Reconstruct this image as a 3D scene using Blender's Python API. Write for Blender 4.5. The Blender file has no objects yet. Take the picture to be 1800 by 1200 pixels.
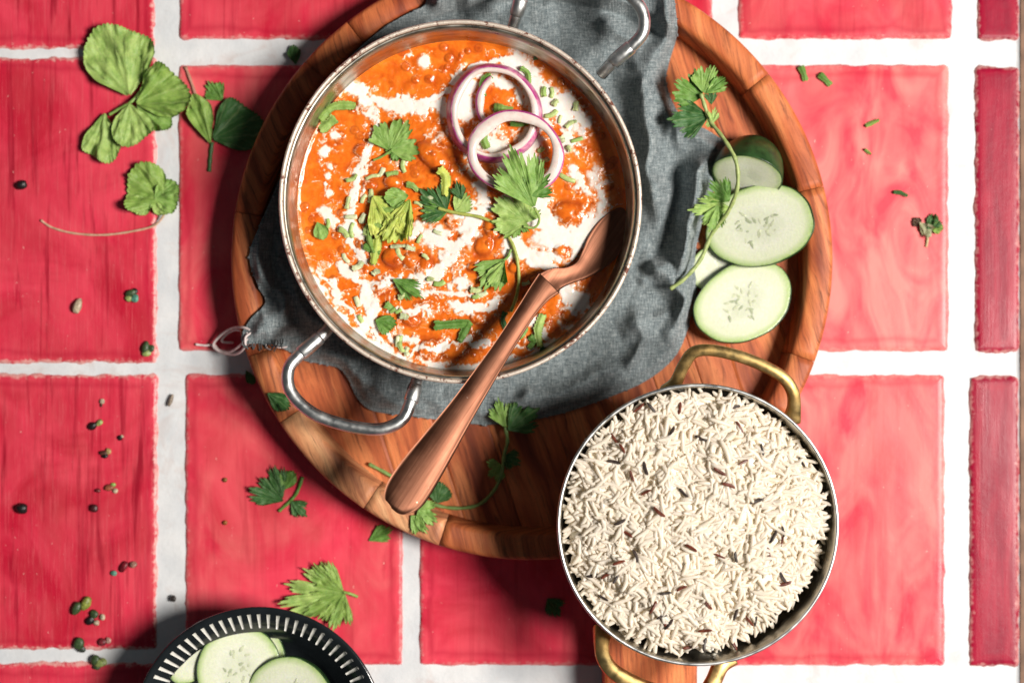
import bpy, math, random
import numpy as np
from mathutils import Vector, Matrix, Euler

random.seed(7); RNG = np.random.default_rng(7)
S = bpy.context.scene
COL = S.collection
PI = math.pi

# ------------------------------------------------------------------ camera
CAM_H = 1.10                 # camera height above the tiles (m)
PX = 0.000375                # metres per photo pixel on the tile plane
cam = bpy.data.cameras.new('camera'); camo = bpy.data.objects.new('camera', cam); COL.objects.link(camo)
camo.location = (0, 0, CAM_H); camo.rotation_euler = (0, 0, 0)
cam.sensor_width = 36; cam.lens = 36*CAM_H/(1800*PX); cam.clip_start = 0.05; cam.clip_end = 50
cam.dof.use_dof = True; cam.dof.focus_distance = CAM_H-0.075; cam.dof.aperture_fstop = 3.2
S.camera = camo
# ------------------------------------------------------------------ world and lamp
W = bpy.data.worlds.new('World'); S.world = W; W.use_nodes = True
W.node_tree.nodes['Background'].inputs[0].default_value = (0.86, 0.95, 1.0, 1)
W.node_tree.nodes['Background'].inputs[1].default_value = 0.058
LAZ, LEL, LD = math.radians(-4), math.radians(53), 2.5
lamp = bpy.data.lights.new('key_lamp', 'AREA'); lamp.shape = 'DISK'; lamp.size = 0.80
lamp.energy = 110; lamp.color = (1.0, 0.94, 0.87)
lo = bpy.data.objects.new('key_lamp', lamp); COL.objects.link(lo)
tgt = Vector((0.05, 0, 0.03))
ldir = Vector((math.cos(LAZ)*math.cos(LEL), math.sin(LAZ)*math.cos(LEL), math.sin(LEL)))
lo.location = tgt+ldir*LD; lo.rotation_euler = (-ldir).to_track_quat('-Z', 'Y').to_euler()
S.view_settings.view_transform = 'Standard'; S.view_settings.look = 'None'
S.view_settings.exposure = 0.0; S.view_settings.gamma = 1.0; S.view_settings.use_curve_mapping = False
S.render.engine = 'CYCLES'
S.cycles.max_bounces = 14; S.cycles.diffuse_bounces = 8; S.cycles.transmission_bounces = 10; S.cycles.glossy_bounces = 6

# ------------------------------------------------------------------ helpers
def P(px, py, z=0.0):
    """photo pixel -> point on the horizontal plane at height z"""
    k = PX*(CAM_H-z)/CAM_H
    return Vector(((px-900)*k, -(py-600)*k, z))
def KZ(z): return PX*(CAM_H-z)/CAM_H

_perm = np.random.default_rng(3).permutation(512)
def _h(ix, iy):
    return _perm[(_perm[ix & 511]+iy) & 511]
def pnoise(x, y):
    x = np.asarray(x, float); y = np.asarray(y, float)
    ix = np.floor(x).astype(int); iy = np.floor(y).astype(int)
    fx = x-ix; fy = y-iy
    u = fx*fx*fx*(fx*(fx*6-15)+10); v = fy*fy*fy*(fy*(fy*6-15)+10)
    def g(a, b, dx, dy):
        an = _h(a, b)*(2*PI/512.0)
        return np.cos(an)*dx+np.sin(an)*dy
    n00 = g(ix, iy, fx, fy); n10 = g(ix+1, iy, fx-1, fy)
    n01 = g(ix, iy+1, fx, fy-1); n11 = g(ix+1, iy+1, fx-1, fy-1)
    return 1.5*((n00*(1-u)+n10*u)*(1-v)+(n01*(1-u)+n11*u)*v)
def fbm(x, y, o=4):
    s = 0; a = 1; t = 0
    for i in range(o):
        s = s+a*pnoise(np.asarray(x)*2**i+17.3*i, np.asarray(y)*2**i-9.1*i); t += a; a *= .5
    return s/t
def sstep(a, b, x):
    t = np.clip((np.asarray(x, float)-a)/(b-a), 0, 1); return t*t*(3-2*t)

def spline(pts, n=8, closed=False):
    p = np.array([list(q) for q in pts], float); m = len(p); out = []
    rng = range(m) if closed else range(m-1)
    for i in rng:
        if closed: a, b, c, d = p[(i-1) % m], p[i], p[(i+1) % m], p[(i+2) % m]
        else: a, b, c, d = p[max(i-1, 0)], p[i], p[i+1], p[min(i+2, m-1)]
        for k in range(n):
            t = k/n
            out.append(.5*((2*b)+(-a+c)*t+(2*a-5*b+4*c-d)*t*t+(-a+3*b-3*c+d)*t**3))
    if not closed: out.append(p[-1])
    return np.array(out)

def link(name, me, m, parent=None, smooth=True, loc=None):
    o = bpy.data.objects.new(name, me); COL.objects.link(o)
    if m is not None and not me.materials: me.materials.append(m)
    if smooth: me.polygons.foreach_set('use_smooth', [True]*len(me.polygons))
    if parent is not None: o.parent = parent
    return o
def wloc(o):
    v = Vector((0, 0, 0))
    while o is not None: v = v+o.location; o = o.parent
    return np.array(v)
def mesh(name, verts, faces, m, parent=None, smooth=True, uv=None, attrs=None, origin=None):
    """one mesh object; verts in world space (origin = the thing's base, taken from the parent)"""
    verts = np.asarray(verts, float)
    if parent is not None: o0 = wloc(parent)
    elif origin is not None: o0 = np.array(origin)
    else: o0 = np.array([verts[:, 0].mean(), verts[:, 1].mean(), verts[:, 2].min()])
    me = bpy.data.meshes.new(name)
    me.from_pydata((verts-o0).tolist(), [], [list(map(int, f)) for f in faces]); me.update()
    if uv is not None:
        l = me.uv_layers.new(name='UVMap')
        idx = np.empty(len(me.loops), int); me.loops.foreach_get('vertex_index', idx)
        l.data.foreach_set('uv', np.asarray(uv, float)[idx].astype(np.float32).ravel())
    for k, a in (attrs or {}).items():
        at = me.attributes.new(k, 'FLOAT', 'POINT'); at.data.foreach_set('value', np.asarray(a, np.float32))
    o = link(name, me, m, parent, smooth)
    if parent is None: o.location = o0
    return o
def tag(o, label, cat, group=None, kind=None):
    o['label'] = label
    if cat: o['category'] = cat
    if group: o['group'] = group
    if kind: o['kind'] = kind
    return o
def empty(name, loc):
    o = bpy.data.objects.new(name, None); COL.objects.link(o); o.location = loc
    o.empty_display_size = 0.01
    return o
def gridfaces(m, n, wrapn=False, off=0):
    f = []
    for i in range(m-1):
        for j in range(n if wrapn else n-1):
            j2 = (j+1) % n
            f.append((off+i*n+j, off+i*n+j2, off+(i+1)*n+j2, off+(i+1)*n+j))
    return f
def lathe(profile, n, c, a0=0.0, a1=2*PI, wob=None):
    """profile [(r,z)...] revolved about the vertical axis through c (x,y); full turn closes"""
    full = abs(a1-a0-2*PI) < 1e-6
    k = n if full else n+1
    ang = a0+(a1-a0)*np.arange(k)/n
    V = []
    for r, z in profile:
        for a in ang:
            V.append((c[0]+r*math.cos(a), c[1]+r*math.sin(a), z))
    return np.array(V), gridfaces(len(profile), k, full)
def tube(path, rad, n=12, flat=1.0, caps=True):
    """swept round tube; rad number or list; flat squashes it along the vertical"""
    p = np.array([list(q) for q in path], float); m = len(p)
    rad = np.full(m, rad) if np.isscalar(rad) else np.asarray(rad, float)
    V = []
    up0 = None
    for i in range(m):
        t = p[min(i+1, m-1)]-p[max(i-1, 0)]; t = t/(np.linalg.norm(t)+1e-12)
        ref = np.array([0, 0, 1.0]) if abs(t[2]) < .9 else np.array([1.0, 0, 0])
        a = np.cross(t, ref); a /= np.linalg.norm(a); b = np.cross(a, t)
        if up0 is not None and np.dot(b, up0) < 0: a, b = -a, -b
        up0 = b
        for j in range(n):
            an = 2*PI*j/n
            V.append(p[i]+rad[i]*(a*math.cos(an)+b*math.sin(an)*flat))
    F = gridfaces(m, n, True)
    if caps:
        F.append(tuple(range(n-1, -1, -1))); F.append(tuple((m-1)*n+j for j in range(n)))
    return np.array(V), F
def sheet(G, th):
    """grid (m,n,3) -> closed thin solid, th thick downwards along z"""
    m, n = G.shape[:2]; T = G.reshape(-1, 3); B = T-np.array([0, 0, th])
    F = gridfaces(m, n); k = m*n
    F += [tuple(k+i for i in reversed(f)) for f in F[:]]
    def bridge(idx):
        for a, b in zip(idx[:-1], idx[1:]): F.append((b, a, k+a, k+b))
    bridge([j for j in range(n)][::-1]); bridge([(m-1)*n+j for j in range(n)])
    bridge([i*n for i in range(m)]); bridge([i*n+n-1 for i in range(m)][::-1])
    return np.vstack([T, B]), F

# ------------------------------------------------------------------ materials
class NT:
    def __init__(s, name):
        s.m = bpy.data.materials.new(name); s.m.use_nodes = True; s.t = s.m.node_tree
        s.b = s.t.nodes['Principled BSDF']; s.out = s.t.nodes['Material Output']
    def n(s, typ, **kw):
        x = s.t.nodes.new(typ)
        for k, v in kw.items(): setattr(x, k, v)
        return x
    def l(s, a, b): s.t.links.new(a, b)
    def setv(s, name, v):
        i = s.b.inputs[name]
        if hasattr(v, 'is_output') or isinstance(v, bpy.types.NodeSocket): s.l(v, i)
        elif isinstance(v, (tuple, list)): i.default_value = tuple(v)+((1,) if len(v) == 3 and i.type == 'RGBA' else ())
        else: i.default_value = v
    def coord(s, kind='Object'): return s.n('ShaderNodeTexCoord').outputs[kind]
    def mapping(s, v, scale=(1, 1, 1), rot=(0, 0, 0), loc=(0, 0, 0)):
        x = s.n('ShaderNodeMapping'); s.l(v, x.inputs['Vector'])
        x.inputs['Scale'].default_value = scale; x.inputs['Rotation'].default_value = rot; x.inputs['Location'].default_value = loc
        return x.outputs[0]
    def noise(s, v, scale, det=4, rough=.55, dist=0, out='Fac'):
        x = s.n('ShaderNodeTexNoise'); s.l(v, x.inputs['Vector'])
        x.inputs['Scale'].default_value = scale; x.inputs['Detail'].default_value = det
        x.inputs['Roughness'].default_value = rough; x.inputs['Distortion'].default_value = dist
        return x.outputs[out]
    def ramp(s, f, stops):
        x = s.n('ShaderNodeValToRGB'); s.l(f, x.inputs[0]); e = x.color_ramp.elements
        while len(e) < len(stops): e.new(.5)
        for q, (p, c) in zip(e, stops):
            q.position = p; q.color = (c, c, c, 1) if np.isscalar(c) else tuple(c)+(1,)
        return x.outputs[0]
    def mix(s, f, a, b, mode='MIX'):
        x = s.n('ShaderNodeMix'); x.data_type = 'RGBA'; x.blend_type = mode; x.clamp_factor = True
        for i, v in ((0, f), (6, a), (7, b)):
            if isinstance(v, bpy.types.NodeSocket): s.l(v, x.inputs[i])
            elif np.isscalar(v): x.inputs[i].default_value = v
            else: x.inputs[i].default_value = tuple(v)+(1,)
        return x.outputs[2]
    def math(s, op, a, b=None, clamp=False):
        x = s.n('ShaderNodeMath'); x.operation = op; x.use_clamp = clamp
        for i, v in ((0, a), (1, b)):
            if v is None: continue
            if isinstance(v, bpy.types.NodeSocket): s.l(v, x.inputs[i])
            else: x.inputs[i].default_value = v
        return x.outputs[0]
    def attr(s, name, out='Fac'):
        x = s.n('ShaderNodeAttribute'); x.attribute_name = name; return x.outputs[out]
    def info(s, out='Color'): return s.n('ShaderNodeObjectInfo').outputs[out]
    def sep(s, c):
        x = s.n('ShaderNodeSeparateColor'); s.l(c, x.inputs[0]); return x.outputs
    def bump(s, h, strength=.3, dist=.001, normal=None):
        x = s.n('ShaderNodeBump'); s.l(h, x.inputs['Height'])
        x.inputs['Strength'].default_value = strength; x.inputs['Distance'].default_value = dist
        if normal is not None: s.l(normal, x.inputs['Normal'])
        s.l(x.outputs[0], s.b.inputs['Normal']); return x.outputs[0]

def plain(name, col, rough=.5, metal=0, var=.15, vscale=300, bump=0, bscale=600, sss=0, spec=.5, coat=0, sscale=.0015):
    t = NT(name); c = t.coord(); f = t.noise(c, vscale, 5)
    lo_ = tuple(x*(1-var) for x in col); hi_ = tuple(min(1, x*(1+var)) for x in col)
    t.setv('Base Color', t.ramp(f, [(.3, lo_), (.7, hi_)])); t.setv('Roughness', rough); t.setv('Metallic', metal)
    t.setv('Specular IOR Level', spec); t.setv('Coat Weight', coat)
    if sss:
        t.setv('Subsurface Weight', sss); t.setv('Subsurface Radius', (1, .92, .80)); t.setv('Subsurface Scale', sscale)
    if bump: t.bump(t.noise(c, bscale, 4), bump, .0006)
    return t.m

# tiles: obj.color = (pinkness, streakiness, darkness)
def tile_mat():
    t = NT('red_glaze'); c = t.coord(); inf = t.sep(t.info('Color'))
    rnd = t.math('MULTIPLY', t.info('Random'), 30.0)
    off = t.n('ShaderNodeCombineXYZ'); t.l(rnd, off.inputs[0]); t.l(rnd, off.inputs[1])
    va = t.n('ShaderNodeVectorMath'); t.l(c, va.inputs[0]); t.l(off.outputs[0], va.inputs[1]); v = va.outputs[0]
    st = t.noise(t.mapping(v, (900, 34, 1)), 1, 7, .72, .3)
    st2 = t.noise(t.mapping(v, (170, 9, 1)), 1, 4, .6, .6)
    cl = t.noise(v, 14, 4, .55, 1.2); cl2 = t.noise(t.mapping(v, (34, 16, 1)), 1, 3, .5, 1.5)
    base = t.mix(t.ramp(cl, [(.36, 0), (.64, 1)]), (.52, .004, .030), (.82, .050, .100))
    pink = t.mix(t.ramp(cl2, [(.34, 0), (.66, 1)]), (.74, .070, .100), (.86, .24, .215))
    pk = t.math('MULTIPLY', inf[0], t.ramp(t.noise(v, 9, 3, .5, .8), [(.30, .45), (.6, 1.25)]), True)
    col = t.mix(pk, base, pink)
    lightst = t.math('MULTIPLY', inf[1], t.ramp(st, [(.52, 0), (.74, .7)]))
    col = t.mix(lightst, col, (.80, .17, .19))
    darkst = t.math('MULTIPLY', inf[1], t.ramp(st2, [(.30, .9), (.46, 0)]))
    col = t.mix(darkst, col, (.30, .006, .02))
    dk = t.math('MULTIPLY', inf[2], t.ramp(t.noise(t.mapping(v, (90, 14, 1)), 1, 4, .6, 1), [(.40, 1), (.62, .15)]))
    col = t.mix(dk, col, (.20, .004, .018))
    sp = t.ramp(t.noise(t.mapping(v, (500, 260, 1)), 1, 2, .5), [(.735, 0), (.755, .7)])
    col = t.mix(sp, col, (.85, .45, .40))
    col = t.mix(t.math('MULTIPLY', inf[2], .75), col, (.27, .002, .028))
    # brushed edge where the white grout paint overlaps the glaze
    e = t.attr('edge'); en = t.noise(c, 260, 4, .7)
    ef = t.ramp(t.math('ADD', e, t.math('MULTIPLY', t.math('SUBTRACT', en, .5), 1.3)), [(.72, 0), (1.1, 1)])
    col = t.mix(t.math('MULTIPLY', ef, t.math('ADD', .2, t.math('MULTIPLY', inf[1], .5))), col, (.80, .50, .45))
    e2 = t.ramp(t.math('ADD', e, t.math('MULTIPLY', t.math('SUBTRACT', cl, .5), 1.0)), [(.18, 0), (.36, .5), (.6, 0)])
    col = t.mix(t.math('MULTIPLY', e2, .75), col, (.40, .004, .03))
    t.setv('Base Color', col); t.setv('Roughness', t.ramp(cl2, [(.3, .26), (.7, .40)])); t.setv('Specular IOR Level', .22)
    t.bump(t.math('ADD', t.math('MULTIPLY', st, t.math('MULTIPLY', inf[1], .7)), t.math('MULTIPLY', t.noise(c, 120, 3), .5)), .35, .0008)
    return t.m
M_TILE = tile_mat()
def grout_mat():
    t = NT('white_grout'); c = t.coord(); f = t.noise(c, 40, 5, .6); g = t.noise(c, 350, 4, .7)
    col = t.ramp(f, [(.3, (.60, .63, .66)), (.7, (.74, .75, .76))])
    col = t.mix(t.ramp(g, [(.62, 0), (.78, .5)]), col, (.48, .41, .36))
    col = t.mix(t.ramp(t.noise(c, 22, 4, .7, 1.0), [(.54, 0), (.72, .6)]), col, (.56, .45, .42))
    t.setv('Base Color', col); t.setv('Roughness', .6)
    t.bump(t.math('ADD', g, t.math('MULTIPLY', f, 2)), .35, .0007); return t.m
M_GROUT = grout_mat()

def wood_mat():
    """uv = metres along / across the grain; obj.color tints the board"""
    t = NT('oiled_wood'); uv = t.coord('UV')
    rnd = t.math('MULTIPLY', t.info('Random'), 40.0)
    off = t.n('ShaderNodeCombineXYZ'); t.l(rnd, off.inputs[0]); t.l(rnd, off.inputs[1])
    va = t.n('ShaderNodeVectorMath'); t.l(uv, va.inputs[0]); t.l(off.outputs[0], va.inputs[1]); v = va.outputs[0]
    warp = t.noise(t.mapping(v, (14, 40, 1)), 1, 3, .5)
    w2 = t.n('ShaderNodeCombineXYZ'); t.l(t.math('MULTIPLY', warp, .012), w2.inputs[1])
    vb = t.n('ShaderNodeVectorMath'); t.l(v, vb.inputs[0]); t.l(w2.outputs[0], vb.inputs[1]); v2 = vb.outputs[0]
    grain = t.noise(t.mapping(v2, (26, 420, 1)), 1, 6, .68, .4)
    fine = t.noise(t.mapping(v2, (160, 1700, 1)), 1, 4, .7)
    broad = t.noise(t.mapping(v2, (9, 75, 1)), 1, 3, .5, .8)
    base = t.ramp(broad, [(.30, (.25, .048, .017)), (.48, (.52, .130, .042)), (.66, (.76, .26, .092))])
    dk = t.ramp(grain, [(.32, .85), (.46, .18), (.58, 0)])
    col = t.mix(dk, base, (.11, .026, .010))
    col = t.mix(t.ramp(fine, [(.30, .5), (.46, 0)]), col, (.14, .035, .014))
    col = t.mix(t.ramp(grain, [(.62, 0), (.8, .5)]), col, (.75, .32, .12))
    knots = t.ramp(t.noise(t.mapping(v2, (30, 95, 1)), 1, 2, .5, .5), [(.70, 0), (.76, .7)])
    col = t.mix(knots, col, (.09, .024, .012))
    col = t.mix(1.0, col, t.info('Color'), 'MULTIPLY')
    t.setv('Base Color', col); t.setv('Roughness', t.ramp(grain, [(.3, .62), (.7, .46)])); t.setv('Specular IOR Level', .35)
    t.bump(t.math('ADD', grain, fine), .25, .0005); return t.m
M_WOOD = wood_mat()

def cloth_mat():
    t = NT('grey_linen'); c = t.coord(); uv = t.coord('UV')
    a = t.noise(t.mapping(uv, (1150, 160, 1)), 1, 3, .6); b = t.noise(t.mapping(uv, (160, 1150, 1)), 1, 3, .6)
    w = t.math('ADD', a, b); big = t.noise(c, 60, 5, .6)
    sp = t.noise(t.mapping(uv, (1000, 1000, 1)), 1, 2, .8)
    col = t.ramp(t.math('MULTIPLY', w, .5), [(.34, (.072, .098, .110)), (.5, (.185, .225, .238)), (.66, (.42, .465, .475))])
    col = t.mix(t.ramp(sp, [(.56, 0), (.74, .6)]), col, (.62, .64, .62))
    col = t.mix(t.ramp(sp, [(.28, .6), (.44, 0)]), col, (.030, .040, .046))
    col = t.mix(t.ramp(big, [(.3, .15), (.65, 0)]), col, (.07, .085, .095))
    t.setv('Base Color', col); t.setv('Roughness', .92); t.setv('Sheen Weight', .25); t.setv('Specular IOR Level', .15)
    t.bump(t.math('ADD', w, sp), .7, .0008); return t.m
M_CLOTH = cloth_mat()

def steel_mat(name, lo_c, hi_c, rough=.25, sc=60, stretch=(1, 1, 1), bump=.02):
    t = NT(name); c = t.coord(); f = t.noise(t.mapping(c, stretch), sc, 5, .65, .5); g = t.noise(c, 700, 3)
    t.setv('Base Color', t.ramp(f, [(.3, lo_c), (.7, hi_c)])); t.setv('Metallic', 1.0)
    t.setv('Roughness', t.ramp(t.noise(c, sc*2.3, 4), [(.3, rough*.75), (.7, rough*1.5)]))
    t.bump(t.math('ADD', g, f), bump, .0006); return t.m
M_STEEL = steel_mat('polished_steel', (.58, .60, .60), (.80, .81, .80), .34)
M_STEELIN = steel_mat('worn_steel', (.30, .27, .22), (.60, .57, .50), .33, 50, (1, 1, 4))
M_BRASS = steel_mat('aged_brass', (.46, .29, .10), (.76, .56, .24), .40, 70)
def copper_mat():
    t = NT('brushed_copper'); c = t.coord(); v = t.mapping(t.mapping(c, (1, 1, 1), (0, 0, math.radians(-56))), (12, 420, 12))
    f = t.noise(v, 1, 5, .7, .2); g = t.noise(c, 45, 3); sp = t.noise(c, 170, 3, .6)
    col = t.ramp(f, [(.3, (.16, .066, .040)), (.7, (.34, .155, .095))])
    col = t.mix(t.ramp(g, [(.35, .45), (.6, 0)]), col, (.14, .05, .03))
    t.setv('Base Color', t.mix(t.ramp(sp, [(.72, 0), (.75, .5)]), col, (.8, .6, .5))); t.setv('Metallic', 1.0); t.setv('Roughness', t.ramp(g, [(.3, .46), (.7, .62)]))
    t.bump(f, .22, .0004); return t.m
M_COPPER = copper_mat()
def rim_mat():
    t = NT('worn_copper_rim'); c = t.coord(); f = t.noise(c, 260, 5, .75); g = t.noise(c, 55, 3)
    mask = t.ramp(t.math('ADD', f, t.math('MULTIPLY', t.math('SUBTRACT', g, .5), .5)), [(.38, 0), (.47, 1)])
    t.setv('Base Color', t.mix(mask, (.16, .05, .028), (.76, .66, .56))); t.setv('Metallic', t.ramp(mask, [(0, .15), (1, .45)]))
    t.setv('Roughness', t.ramp(f, [(.3, .6), (.7, .38)])); t.bump(f, .5, .0008); return t.m
M_RIM = rim_mat()

def curry_mat():
    t = NT('creamy_curry'); c = t.coord(); cr = t.attr('cream'); ln = t.attr('lump')
    n1 = t.noise(c, 900, 4, .7); n2 = t.noise(c, 90, 4, .6, .6); n3 = t.noise(c, 350, 3, .7)
    base = t.ramp(n2, [(.28, (.54, .080, .006)), (.50, (.77, .165, .012)), (.75, (.88, .255, .026))])
    base = t.mix(t.ramp(n1, [(.62, 0), (.80, .5)]), base, (.38, .045, .006))
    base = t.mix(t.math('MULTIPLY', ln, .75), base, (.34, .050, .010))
    e = t.math('ADD', cr, t.math('MULTIPLY', t.math('SUBTRACT', n3, .5), .20))
    e = t.math('ADD', e, t.math('MULTIPLY', t.math('SUBTRACT', n1, .5), .05))
    m = t.ramp(e, [(.38, 0), (.50, .6), (.62, 1)])
    thin = t.ramp(e, [(.18, 0), (.42, .5)])
    base = t.mix(thin, base, (.90, .42, .16))
    cream = t.mix(t.ramp(n2, [(.3, 0), (.7, 1)]), (.84, .76, .68), (.88, .85, .81))
    t.setv('Base Color', t.mix(m, base, cream)); t.setv('Roughness', t.ramp(n3, [(.35, .13), (.7, .30)]))
    t.setv('Specular IOR Level', .5); t.setv('Subsurface Weight', .3); t.setv('Subsurface Radius', (1, .6, .4)); t.setv('Subsurface Scale', .0014)
    t.bump(t.math('ADD', t.math('MULTIPLY', n3, t.math('SUBTRACT', .5, t.math('MULTIPLY', m, .42))), t.math('MULTIPLY', m, .35)), .25, .0010); return t.m
M_CURRY = curry_mat()

def leaf_mat():
    """uv = (angle, radius); obj.color = leaf colour"""
    t = NT('coriander_leaf'); uv = t.coord('UV'); c = t.coord()
    sx = t.n('ShaderNodeSeparateXYZ'); t.l(uv, sx.inputs[0]); a, r = sx.outputs[0], sx.outputs[1]
    wob = t.math('MULTIPLY', t.math('SUBTRACT', t.noise(c, 220, 3), .5), .10)
    aa = t.math('ADD', a, wob)
    fr = t.math('ABSOLUTE', t.math('SUBTRACT', t.math('FRACT', t.math('MULTIPLY', aa, 5.0)), .5))
    vein = t.ramp(fr, [(.0, 1), (.10, 0)])
    fr2 = t.math('ABSOLUTE', t.math('SUBTRACT', t.math('FRACT', t.math('ADD', t.math('MULTIPLY', aa, 10.0), t.math('MULTIPLY', r, 2.0))), .5))
    vein2 = t.math('MULTIPLY', t.ramp(fr2, [(.0, .6), (.10, 0)]), t.ramp(r, [(.25, 0), (.5, 1)]))
    col0 = t.info('Color'); n = t.noise(c, 130, 5, .65); n2 = t.noise(c, 900, 3, .7)
    dark = t.mix(1.0, col0, (.50, .62, .45), 'MULTIPLY'); lite = t.mix(1.0, col0, (1.25, 1.15, 1.25), 'MULTIPLY')
    col = t.mix(t.ramp(t.math('ADD', t.math('MULTIPLY', n, .75), t.math('MULTIPLY', n2, .25)), [(.34, 0), (.66, 1)]), dark, lite)
    vm = t.math('MAXIMUM', vein, vein2)
    col = t.mix(t.math('MULTIPLY', vm, .32), col, t.mix(.6, col0, (.55, .62, .30)))
    t.setv('Base Color', col); t.setv('Roughness', .52); t.setv('Specular IOR Level', .3)
    t.setv('Subsurface Weight', .15); t.setv('Subsurface Radius', (.5, 1, .2)); t.setv('Subsurface Scale', .0008)
    t.bump(t.math('ADD', t.math('MULTIPLY', vm, -.5), n), .28, .0008); return t.m
M_LEAF = leaf_mat()
def stem_mat():
    t = NT('green_stem'); c = t.coord(); n = t.noise(t.mapping(c, (1, 1, 1)), 500, 4)
    col = t.mix(t.ramp(n, [(.3, 0), (.7, 1)]), t.mix(1.0, t.info('Color'), (.65, .75, .6), 'MULTIPLY'), t.mix(1.0, t.info('Color'), (1.2, 1.12, 1.2), 'MULTIPLY'))
    t.setv('Base Color', col); t.setv('Roughness', .45); t.bump(n, .3, .0005); return t.m
M_STEM = stem_mat()
def flesh_mat():
    t = NT('cucumber_flesh'); c = t.coord(); r = t.attr('rad'); n = t.noise(c, 160, 4, .6); n2 = t.noise(c, 700, 3)
    rr = t.math('ADD', r, t.math('MULTIPLY', t.math('SUBTRACT', n, .5), .10))
    col = t.ramp(rr, [(.30, (.68, .71, .57)), (.52, (.77, .79, .66)), (.82, (.73, .77, .57)), (.95, (.46, .59, .26)), (1.0, (.22, .36, .09))])
    col = t.mix(t.ramp(n2, [(.35, .35), (.6, 0)]), col, (.60, .66, .45))
    t.setv('Base Color', col); t.setv('Roughness', t.ramp(n, [(.3, .15), (.7, .32)])); t.setv('Subsurface Weight', .4); t.setv('Subsurface Radius', (.8, 1, .4)); t.setv('Subsurface Scale', .0015)
    t.bump(t.math('ADD', n2, n), .25, .0006); return t.m
M_FLESH = flesh_mat()
M_RIND = plain('cucumber_rind', (.022, .060, .016), .35, var=.5, vscale=160, bump=.3)
M_SEED = plain('cucumber_seed', (.54, .58, .40), .25, var=.25, vscale=400)
M_SEEDLINE = plain('cucumber_seed_edge', (.38, .43, .28), .4, var=.25, vscale=400)
def rice_mat():
    t = NT('cooked_rice'); c = t.coord(); n = t.noise(c, 220, 4)
    col = t.ramp(n, [(.3, (.93, .86, .75)), (.7, (.97, .92, .84))])
    t.setv('Base Color', col); t.setv('Roughness', .34); t.bump(t.noise(c, 900, 3), .05, .0005)
    tr = t.n('ShaderNodeBsdfTranslucent'); tr.inputs[0].default_value = (1.0, .94, .82, 1); mx = t.n('ShaderNodeMixShader'); mx.inputs[0].default_value = .42
    t.l(t.b.outputs[0], mx.inputs[1]); t.l(tr.outputs[0], mx.inputs[2]); t.l(mx.outputs[0], t.out.inputs[0]); return t.m
M_RICE = rice_mat()
M_RICECORE = plain('rice_bed', (.94, .86, .72), .5, var=.12, vscale=400, bump=.5, bscale=420)
M_CUMIN = plain('cumin', (.035, .022, .018), .5, var=.6, vscale=500, bump=.4)
M_CUMINR = plain('cumin_red', (.12, .026, .012), .45, var=.5, vscale=500, bump=.4)
def onion_mat():
    t = NT('onion_flesh'); c = t.coord(); n = t.noise(c, 180, 4); sp = t.noise(c, 1300, 2, .6)
    col = t.ramp(n, [(.3, (.72, .57, .53)), (.7, (.80, .73, .67))])
    col = t.mix(t.ramp(sp, [(.70, 0), (.76, .85)]), col, (.20, .10, .06))
    t.setv('Base Color', col); t.setv('Roughness', .2); t.setv('Subsurface Weight', .6); t.setv('Subsurface Radius', (1, .7, .6)); t.setv('Subsurface Scale', .0015)
    t.bump(n, .2, .0006); return t.m
M_ONION = onion_mat()
def skin_mat():
    t = NT('onion_skin'); c = t.coord(); n = t.noise(c, 75, 4, .6); n2 = t.noise(c, 420, 3)
    t.setv('Base Color', t.mix(t.ramp(n2, [(.4, 0), (.7, .35)]), t.ramp(n, [(.34, (.26, .012, .14)), (.5, (.45, .04, .24)), (.64, (.72, .38, .44))]), (.6, .2, .35)))
    t.setv('Roughness', .28); t.bump(n2, .15, .0005); return t.m
M_ONIONSKIN = skin_mat()
M_BLACK = plain('black_enamel', (.010, .013, .015), .16, var=.3, vscale=80, coat=.3)
M_WHITE = plain('white_enamel', (.72, .71, .66), .3, var=.1)
M_THREAD = plain('frayed_thread', (.80, .68, .66), .8, var=.2)
M_DKTHREAD = plain('dark_thread', (.10, .115, .12), .9, var=.3)
def lump_mat():
    t = NT('herb_bit'); c = t.coord(); n = t.noise(c, 500, 4, .7)
    col = t.mix(t.ramp(n, [(.35, 0), (.65, 1)]), t.mix(1.0, t.info('Color'), (.4, .4, .4), 'MULTIPLY'), t.mix(1.0, t.info('Color'), (1.4, 1.4, 1.4), 'MULTIPLY'))
    t.setv('Base Color', col); t.setv('Roughness', .4); t.bump(n, .5, .0006); return t.m
M_LUMP = lump_mat()
M_EDGEWOOD = plain('table_edge_wood', (.17, .095, .06), .7, var=.4, vscale=60, bump=.4, bscale=200)

# ------------------------------------------------------------------ tiled tabletop
top_o = empty('tiled_tabletop', (0, 0, -0.03)); tag(top_o, 'red glazed rectangular tiles set in wide white grout', None, kind='structure')
def slab(name, x0, x1, y0, y1, z0, z1, m, parent):
    V = [(x0, y0, z0), (x1, y0, z0), (x1, y1, z0), (x0, y1, z0), (x0, y0, z1), (x1, y0, z1), (x1, y1, z1), (x0, y1, z1)]
    F = [(3, 2, 1, 0), (4, 5, 6, 7), (0, 1, 5, 4), (1, 2, 6, 5), (2, 3, 7, 6), (3, 0, 4, 7)]
    return mesh(name, V, F, m, parent, smooth=False)
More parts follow.
